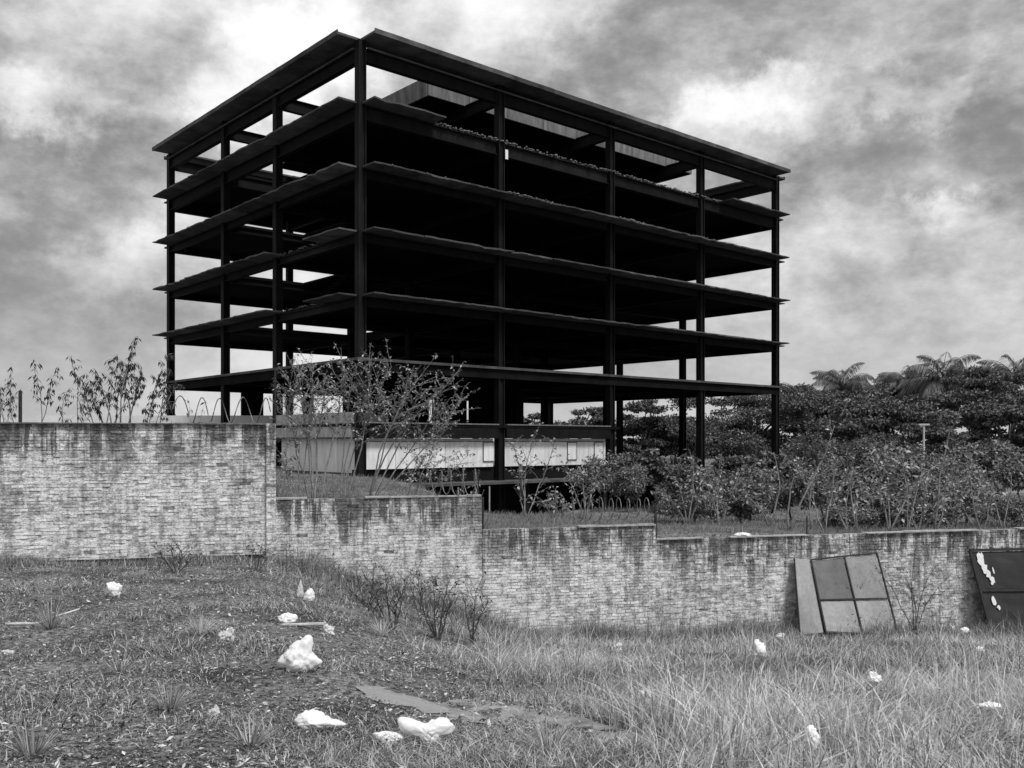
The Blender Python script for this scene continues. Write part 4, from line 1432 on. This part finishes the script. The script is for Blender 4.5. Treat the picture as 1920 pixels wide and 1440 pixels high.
# bleached bent stick at the left
p0 = on_ground(45, 1180)
stick = MB().tube([Vector((-.16, 0, .03)), Vector((-.19, .0, .05)), Vector((-.05, .03, .05)), Vector((.12, .04, .05)), Vector((.30, .05, .12)), Vector((.55, .06, .2))], [.016, .018, .017, .015, .012, .008], 7).build('bleached_stick', M['plastic_grey'], None, True)
stick.location = p0
tag(stick, 'bleached bent branch beside the spiky grass tuft at the left', 'branch')
p0 = on_ground(560, 1176)
slat = MB().bar((-.30, 0, .02), (.30, .03, .035), .05, .018).build('wood_slat', M['plastic_grey'])
slat.location = p0
tag(slat, 'thin pale wooden slat below the rounded white bag', 'slat')

# ------------------------------------------------------------------ grass and ground litter
def in_view(x, y, pad=90):
    px = 960 + FPX * x / y
    return (px > -pad) & (px < 1920 + pad)


def blades(name, x, y, z, hgt, wid, lean, az, mat, label=None, cat=None, rnd=None, segs=3):
    n = len(x)
    t = np.linspace(0, 1, segs + 1)
    side = np.stack([np.cos(az + np.pi / 2 + RNG.uniform(-.8, .8, n)), np.sin(az + np.pi / 2 + RNG.uniform(-.8, .8, n)), np.zeros(n)], 1)
    hd = np.stack([np.cos(az), np.sin(az), np.zeros(n)], 1)
    base = np.stack([x, y, z], 1)
    rows = []
    for k in t:
        c = base + hd * (lean * hgt * k ** 1.8)[:, None]
        c[:, 2] += hgt * (k - .28 * lean * k ** 2.2)
        w = (wid * (1 - k) ** .7 * .5 + wid * .04)[:, None]
        rows.append(c - side * w); rows.append(c + side * w)
    vs = np.stack(rows, 1)
    m_ = 2 * (segs + 1)
    f = np.array([(2 * k, 2 * k + 1, 2 * k + 3, 2 * k + 2) for k in range(segs)])
    faces = (np.arange(n)[:, None, None] * m_ + f[None]).reshape(-1, 4)
    r = RNG.random(n) if rnd is None else rnd
    me = mesh_np_f(name, vs.reshape(-1, 3), faces, M[mat], np.repeat(r, segs), True)
    o = link(bpy.data.objects.new(name, me))
    tag(o, label, cat, kind='stuff')
    return o


def scatter(n, d0, d1, power=1.0):
    """points on the front ground inside the view, denser near the camera"""
    u = RNG.random(n)
    if power == 1.0: d = d0 * (d1 / d0) ** u
    else: d = (d0 ** (1 - power) + u * (d1 ** (1 - power) - d0 ** (1 - power))) ** (1 / (1 - power))
    px = RNG.uniform(-420, 2340, n)
    x = (px - 960) / FPX * d
    ok = d < YW + WS * x - .03
    return x[ok], d[ok]


def open_ground(x, y):
    z = ground_front(x, y)
    px = 960 + FPX * x / y
    py = HZ + (EYE - z) / y * FPX
    a = np.interp(px, [650, 690, 790, 850], [1292, 1306, 1328, 1337]); b = np.interp(px, [650, 700, 760, 850], [1286, 1286, 1301, 1332])
    pud = (px > 660) & (px < 850) & (py < a + 2) & (py > b - 2)
    c = np.interp(px, [800, 960, 1080, 1250], [1336, 1338, 1356, 1402])
    pth = (px > 800) & (px < 1255) & (np.abs(py - c) < 13)
    return np.where(pud, 0.0, np.where(pth, .22, 1.0))


def patch(x, y, s, ph=0.0):
    return .5 + .25 * np.sin(x * s + ph + 1.3 * np.sin(y * s * .8)) + .25 * np.sin(y * s * 1.3 + 2 * ph + 1.1 * np.cos(x * s * .7))


def tall_mask(x, y):
    """1 where the tall grass grows: right of a line that runs from the bottom of the picture to the sapling wall"""
    px = 960 + FPX * x / y
    z = ground_front(x, y)
    py = HZ + (EYE - z) / y * FPX
    edge = np.interp(py, [1050, 1100, 1150, 1200, 1260, 1330, 1400, 1440], [520, 560, 660, 770, 880, 1040, 1230, 1240])
    return sst(-90, 130, px - edge + 90 * (patch(x, y, 2.1, .4) - .5))


x, y = scatter(280000, 3.4, 24.8, 1.0)
tm = tall_mask(x, y)
keep = RNG.random(len(x)) < open_ground(x, y) ** .5 * tm * (.2 + .8 * patch(x, y, 1.5, 1.0)) * (.25 + .75 * (patch(x, y, 5.3, 2.2) + RNG.normal(0, .12, len(x)) > .42))
x, y, tm = x[keep], y[keep], tm[keep]
hgt = RNG.gamma(4.0, .055, len(x))  .clip(.05, .45) * (.35 + .9 * patch(x, y, 1.1, 2.0)) * (.5 + .5 * tm)
az = RNG.normal(.5, 1.5, len(x)) + 1.4 * np.sin(x * 1.7 + y * .9)
rn = np.clip(RNG.beta(.8, 1.1, len(x)) * .9 + .40 * (patch(x, y, .8, .2) - .35), 0, 1)
blades('tall_grass', x, y, ground_front(x, y) - .02, hgt, RNG.uniform(.004, .009, len(x)) * (1 + y / 22), RNG.uniform(.1, 1.6, len(x)), az, 'grass_tall',
       'tall dry pale grass covering the right half of the ground', 'grass', rn)

x, y = scatter(300000, 3.4, 24.5, 1.1)
tm = tall_mask(x, y)
pt = patch(x, y, 1.7, .9)
keep = RNG.random(len(x)) < open_ground(x, y) * (1 - .8 * tm) * np.clip(.05 + 1.5 * (pt - .28) + .5 * (patch(x, y, 4.1, .3) - .5), .04, 1)
x, y, pt = x[keep], y[keep], pt[keep]
hgt = RNG.uniform(.02, .10, len(x)) * (.5 + pt)
blades('short_grass', x, y, ground_front(x, y) - .01, hgt, RNG.uniform(.002, .006, len(x)) * (1 + y / 16), RNG.uniform(.4, 1.8, len(x)), RNG.uniform(0, 6.28, len(x)), 'grass_short',
       'short sparse dry grass on the left ground', 'grass', np.clip(RNG.beta(.7, 1.25, len(x)), 0, 1), 2)

x, y = scatter(330000, 3.4, 24.5, 1.0)
keep = RNG.random(len(x)) < open_ground(x, y) * (1 - .75 * tall_mask(x, y))
x, y = x[keep], y[keep]
n = len(x)
C = np.stack([x, y, ground_front(x, y) + RNG.uniform(.002, .025, n)], 1)
A = unit(np.stack([RNG.normal(size=n), RNG.normal(size=n), RNG.normal(size=n) * .35], 1))
N = unit(np.stack([RNG.normal(size=n) * .6, RNG.normal(size=n) * .6, np.ones(n)], 1))
Ln = RNG.gamma(2.2, .009, n).clip(.006, .06) * (.8 + y / 30)
me = mesh_np('leaf_litter', leaf_quads(C, A, N, Ln, np.maximum(Ln * RNG.uniform(.08, .45, n), .003)), 4, M['litter'], RNG.beta(.55, 1.15, n))
tag(link(bpy.data.objects.new('leaf_litter', me)), 'dead leaves and straw scattered over the dark left ground', 'leaf litter', kind='stuff')

# weedy fringe along the wall feet
n = 42000
px = RNG.uniform(-300, 2200, n)
s_ = -np.abs(RNG.normal(0, .75, n)) - .04
xw = np.array([xat(p) for p in px])
yw = YW + WS * xw + s_
hgt = RNG.uniform(.06, .42, n) * (.25 + 1.1 * patch(xw, yw, 1.9, 3.0)) * np.where(px < 500, .6, 1.25)
blades('wall_foot_weeds', xw, yw, ground_front(xw, yw) - .02, hgt, RNG.uniform(.006, .014, n), RNG.uniform(.1, .9, n), RNG.uniform(0, 6.28, n), 'grass_short',
       'dark mixed weeds growing along the foot of the brick walls', 'weeds', RNG.beta(1.1, 2.8, n), 3)

n = 2600
px = RNG.uniform(540, 2100, n)
s_ = -np.abs(RNG.normal(0, .5, n)) - .05
xw = np.array([xat(p) for p in px])
yw = YW + WS * xw + s_
ok = RNG.random(n) < patch(xw, yw, 2.3, 1.0) ** 1.5 * 1.6
xw, yw = xw[ok], yw[ok]
n = len(xw)
blades('dry_stalks', xw, yw, ground_front(xw, yw) - .02, RNG.uniform(.3, 1.0, n) * (.5 + .6 * patch(xw, yw, 2.3, 1.0)), RNG.uniform(.006, .012, n), RNG.uniform(.05, .7, n), RNG.uniform(0, 6.28, n), 'grass_short',
       'tall thin dry stalks standing against the low brick walls', 'weeds', RNG.beta(.8, 1.6, n), 4)

# grass bank behind the walls
n = 105000
d = 20 * (75 / 20) ** RNG.random(n)
px = RNG.uniform(505, 2300, n)
x = (px - 960) / FPX * d
ok = d > YW + WS * x + .35
x, y = x[ok], d[ok]
u_ = (x - BC[0]) * BU[0] + (y - BC[1]) * BU[1]; v_2 = (x - BC[0]) * BV[0] + (y - BC[1]) * BV[1]
ok = ~((u_ > -.6) & (u_ < 45) & (v_2 > -1.8) & (v_2 < 27))
x, y = x[ok], y[ok]
n = len(x)
hgt = RNG.uniform(.10, .30, n) * (.5 + .7 * patch(x, y, .8, 1.2))
blades('bank_grass', x, y, ground_back(x, y) - .03, hgt, RNG.uniform(.008, .018, n) * (.5 + y / 30), RNG.uniform(.2, 1.1, n), RNG.normal(.6, 1.0, n), 'grass_bank',
       'grey grass bank behind the low brick walls', 'grass', np.clip(RNG.beta(1.6, 2.2, n), 0, 1), 2)

# separate tufts
def tuft(px, py, w_px, h_px, label, seed, n=90, mat='grass_short', lo=.1):
    r = np.random.default_rng(seed)
    p = on_ground(px, py)
    h = h_px / FPX * p.y; w = w_px / FPX * p.y / 2
    az = r.uniform(0, 6.28, n)
    ln = r.uniform(.2, 1.0, n)
    t = np.linspace(0, 1, 4)
    rows = []
    hd = np.stack([np.cos(az), np.sin(az), np.zeros(n)], 1)
    sd_ = np.stack([-np.sin(az), np.cos(az), np.zeros(n)], 1)
    wid = r.uniform(.004, .009, n)
    for k in t:
        c = hd * (.03 + w * ln * k)[:, None]
        c[:, 2] += h * r.uniform(.95, 1.05, n) * (1 - .55 * ln) * (1.6 * k - .75 * k * k * ln)
        ww = (wid * (1 - k * .9))[:, None] * .5
        rows.append(c - sd_ * ww); rows.append(c + sd_ * ww)
    vs = np.stack(rows, 1)
    f = np.array([(2 * k, 2 * k + 1, 2 * k + 3, 2 * k + 2) for k in range(3)])
    faces = (np.arange(n)[:, None, None] * 8 + f[None]).reshape(-1, 4)
    me = mesh_np_f('grass_tuft', vs.reshape(-1, 3), faces, M[mat], np.repeat(np.clip(r.beta(1.4, 1.8, n) + lo - .1, 0, 1), 3))
    o = link(bpy.data.objects.new('grass_tuft', me))
    o.location = p - Vector((0, 0, .01))
    tag(o, label, 'grass tuft', 'spiky grass tufts')
    return o


tuft(95, 1178, 150, 52, 'spiky fan shaped grass tuft beside the bleached branch', 1, 150)
tuft(318, 1332, 130, 48, 'spiky grass tuft at the middle of the left ground', 2, 130)
tuft(375, 1190, 120, 40, 'pale flattened grass tuft left of the torn rag', 3, 120, lo=.3)
tuft(715, 1192, 90, 40, 'pale grass tuft at the twisted weed foot', 4, 120, lo=.35)
tuft(60, 1420, 170, 60, 'grass tuft in the bottom left picture corner', 5, 140)
tuft(470, 1400, 140, 50, 'loose grass tuft below the long tailed bag', 6, 110)
tuft(225, 1262, 110, 36, 'low grass tuft above the little grey scrap', 7, 100)
tuft(1030, 1420, 150, 60, 'grass tuft at the bottom below the path', 8, 130)
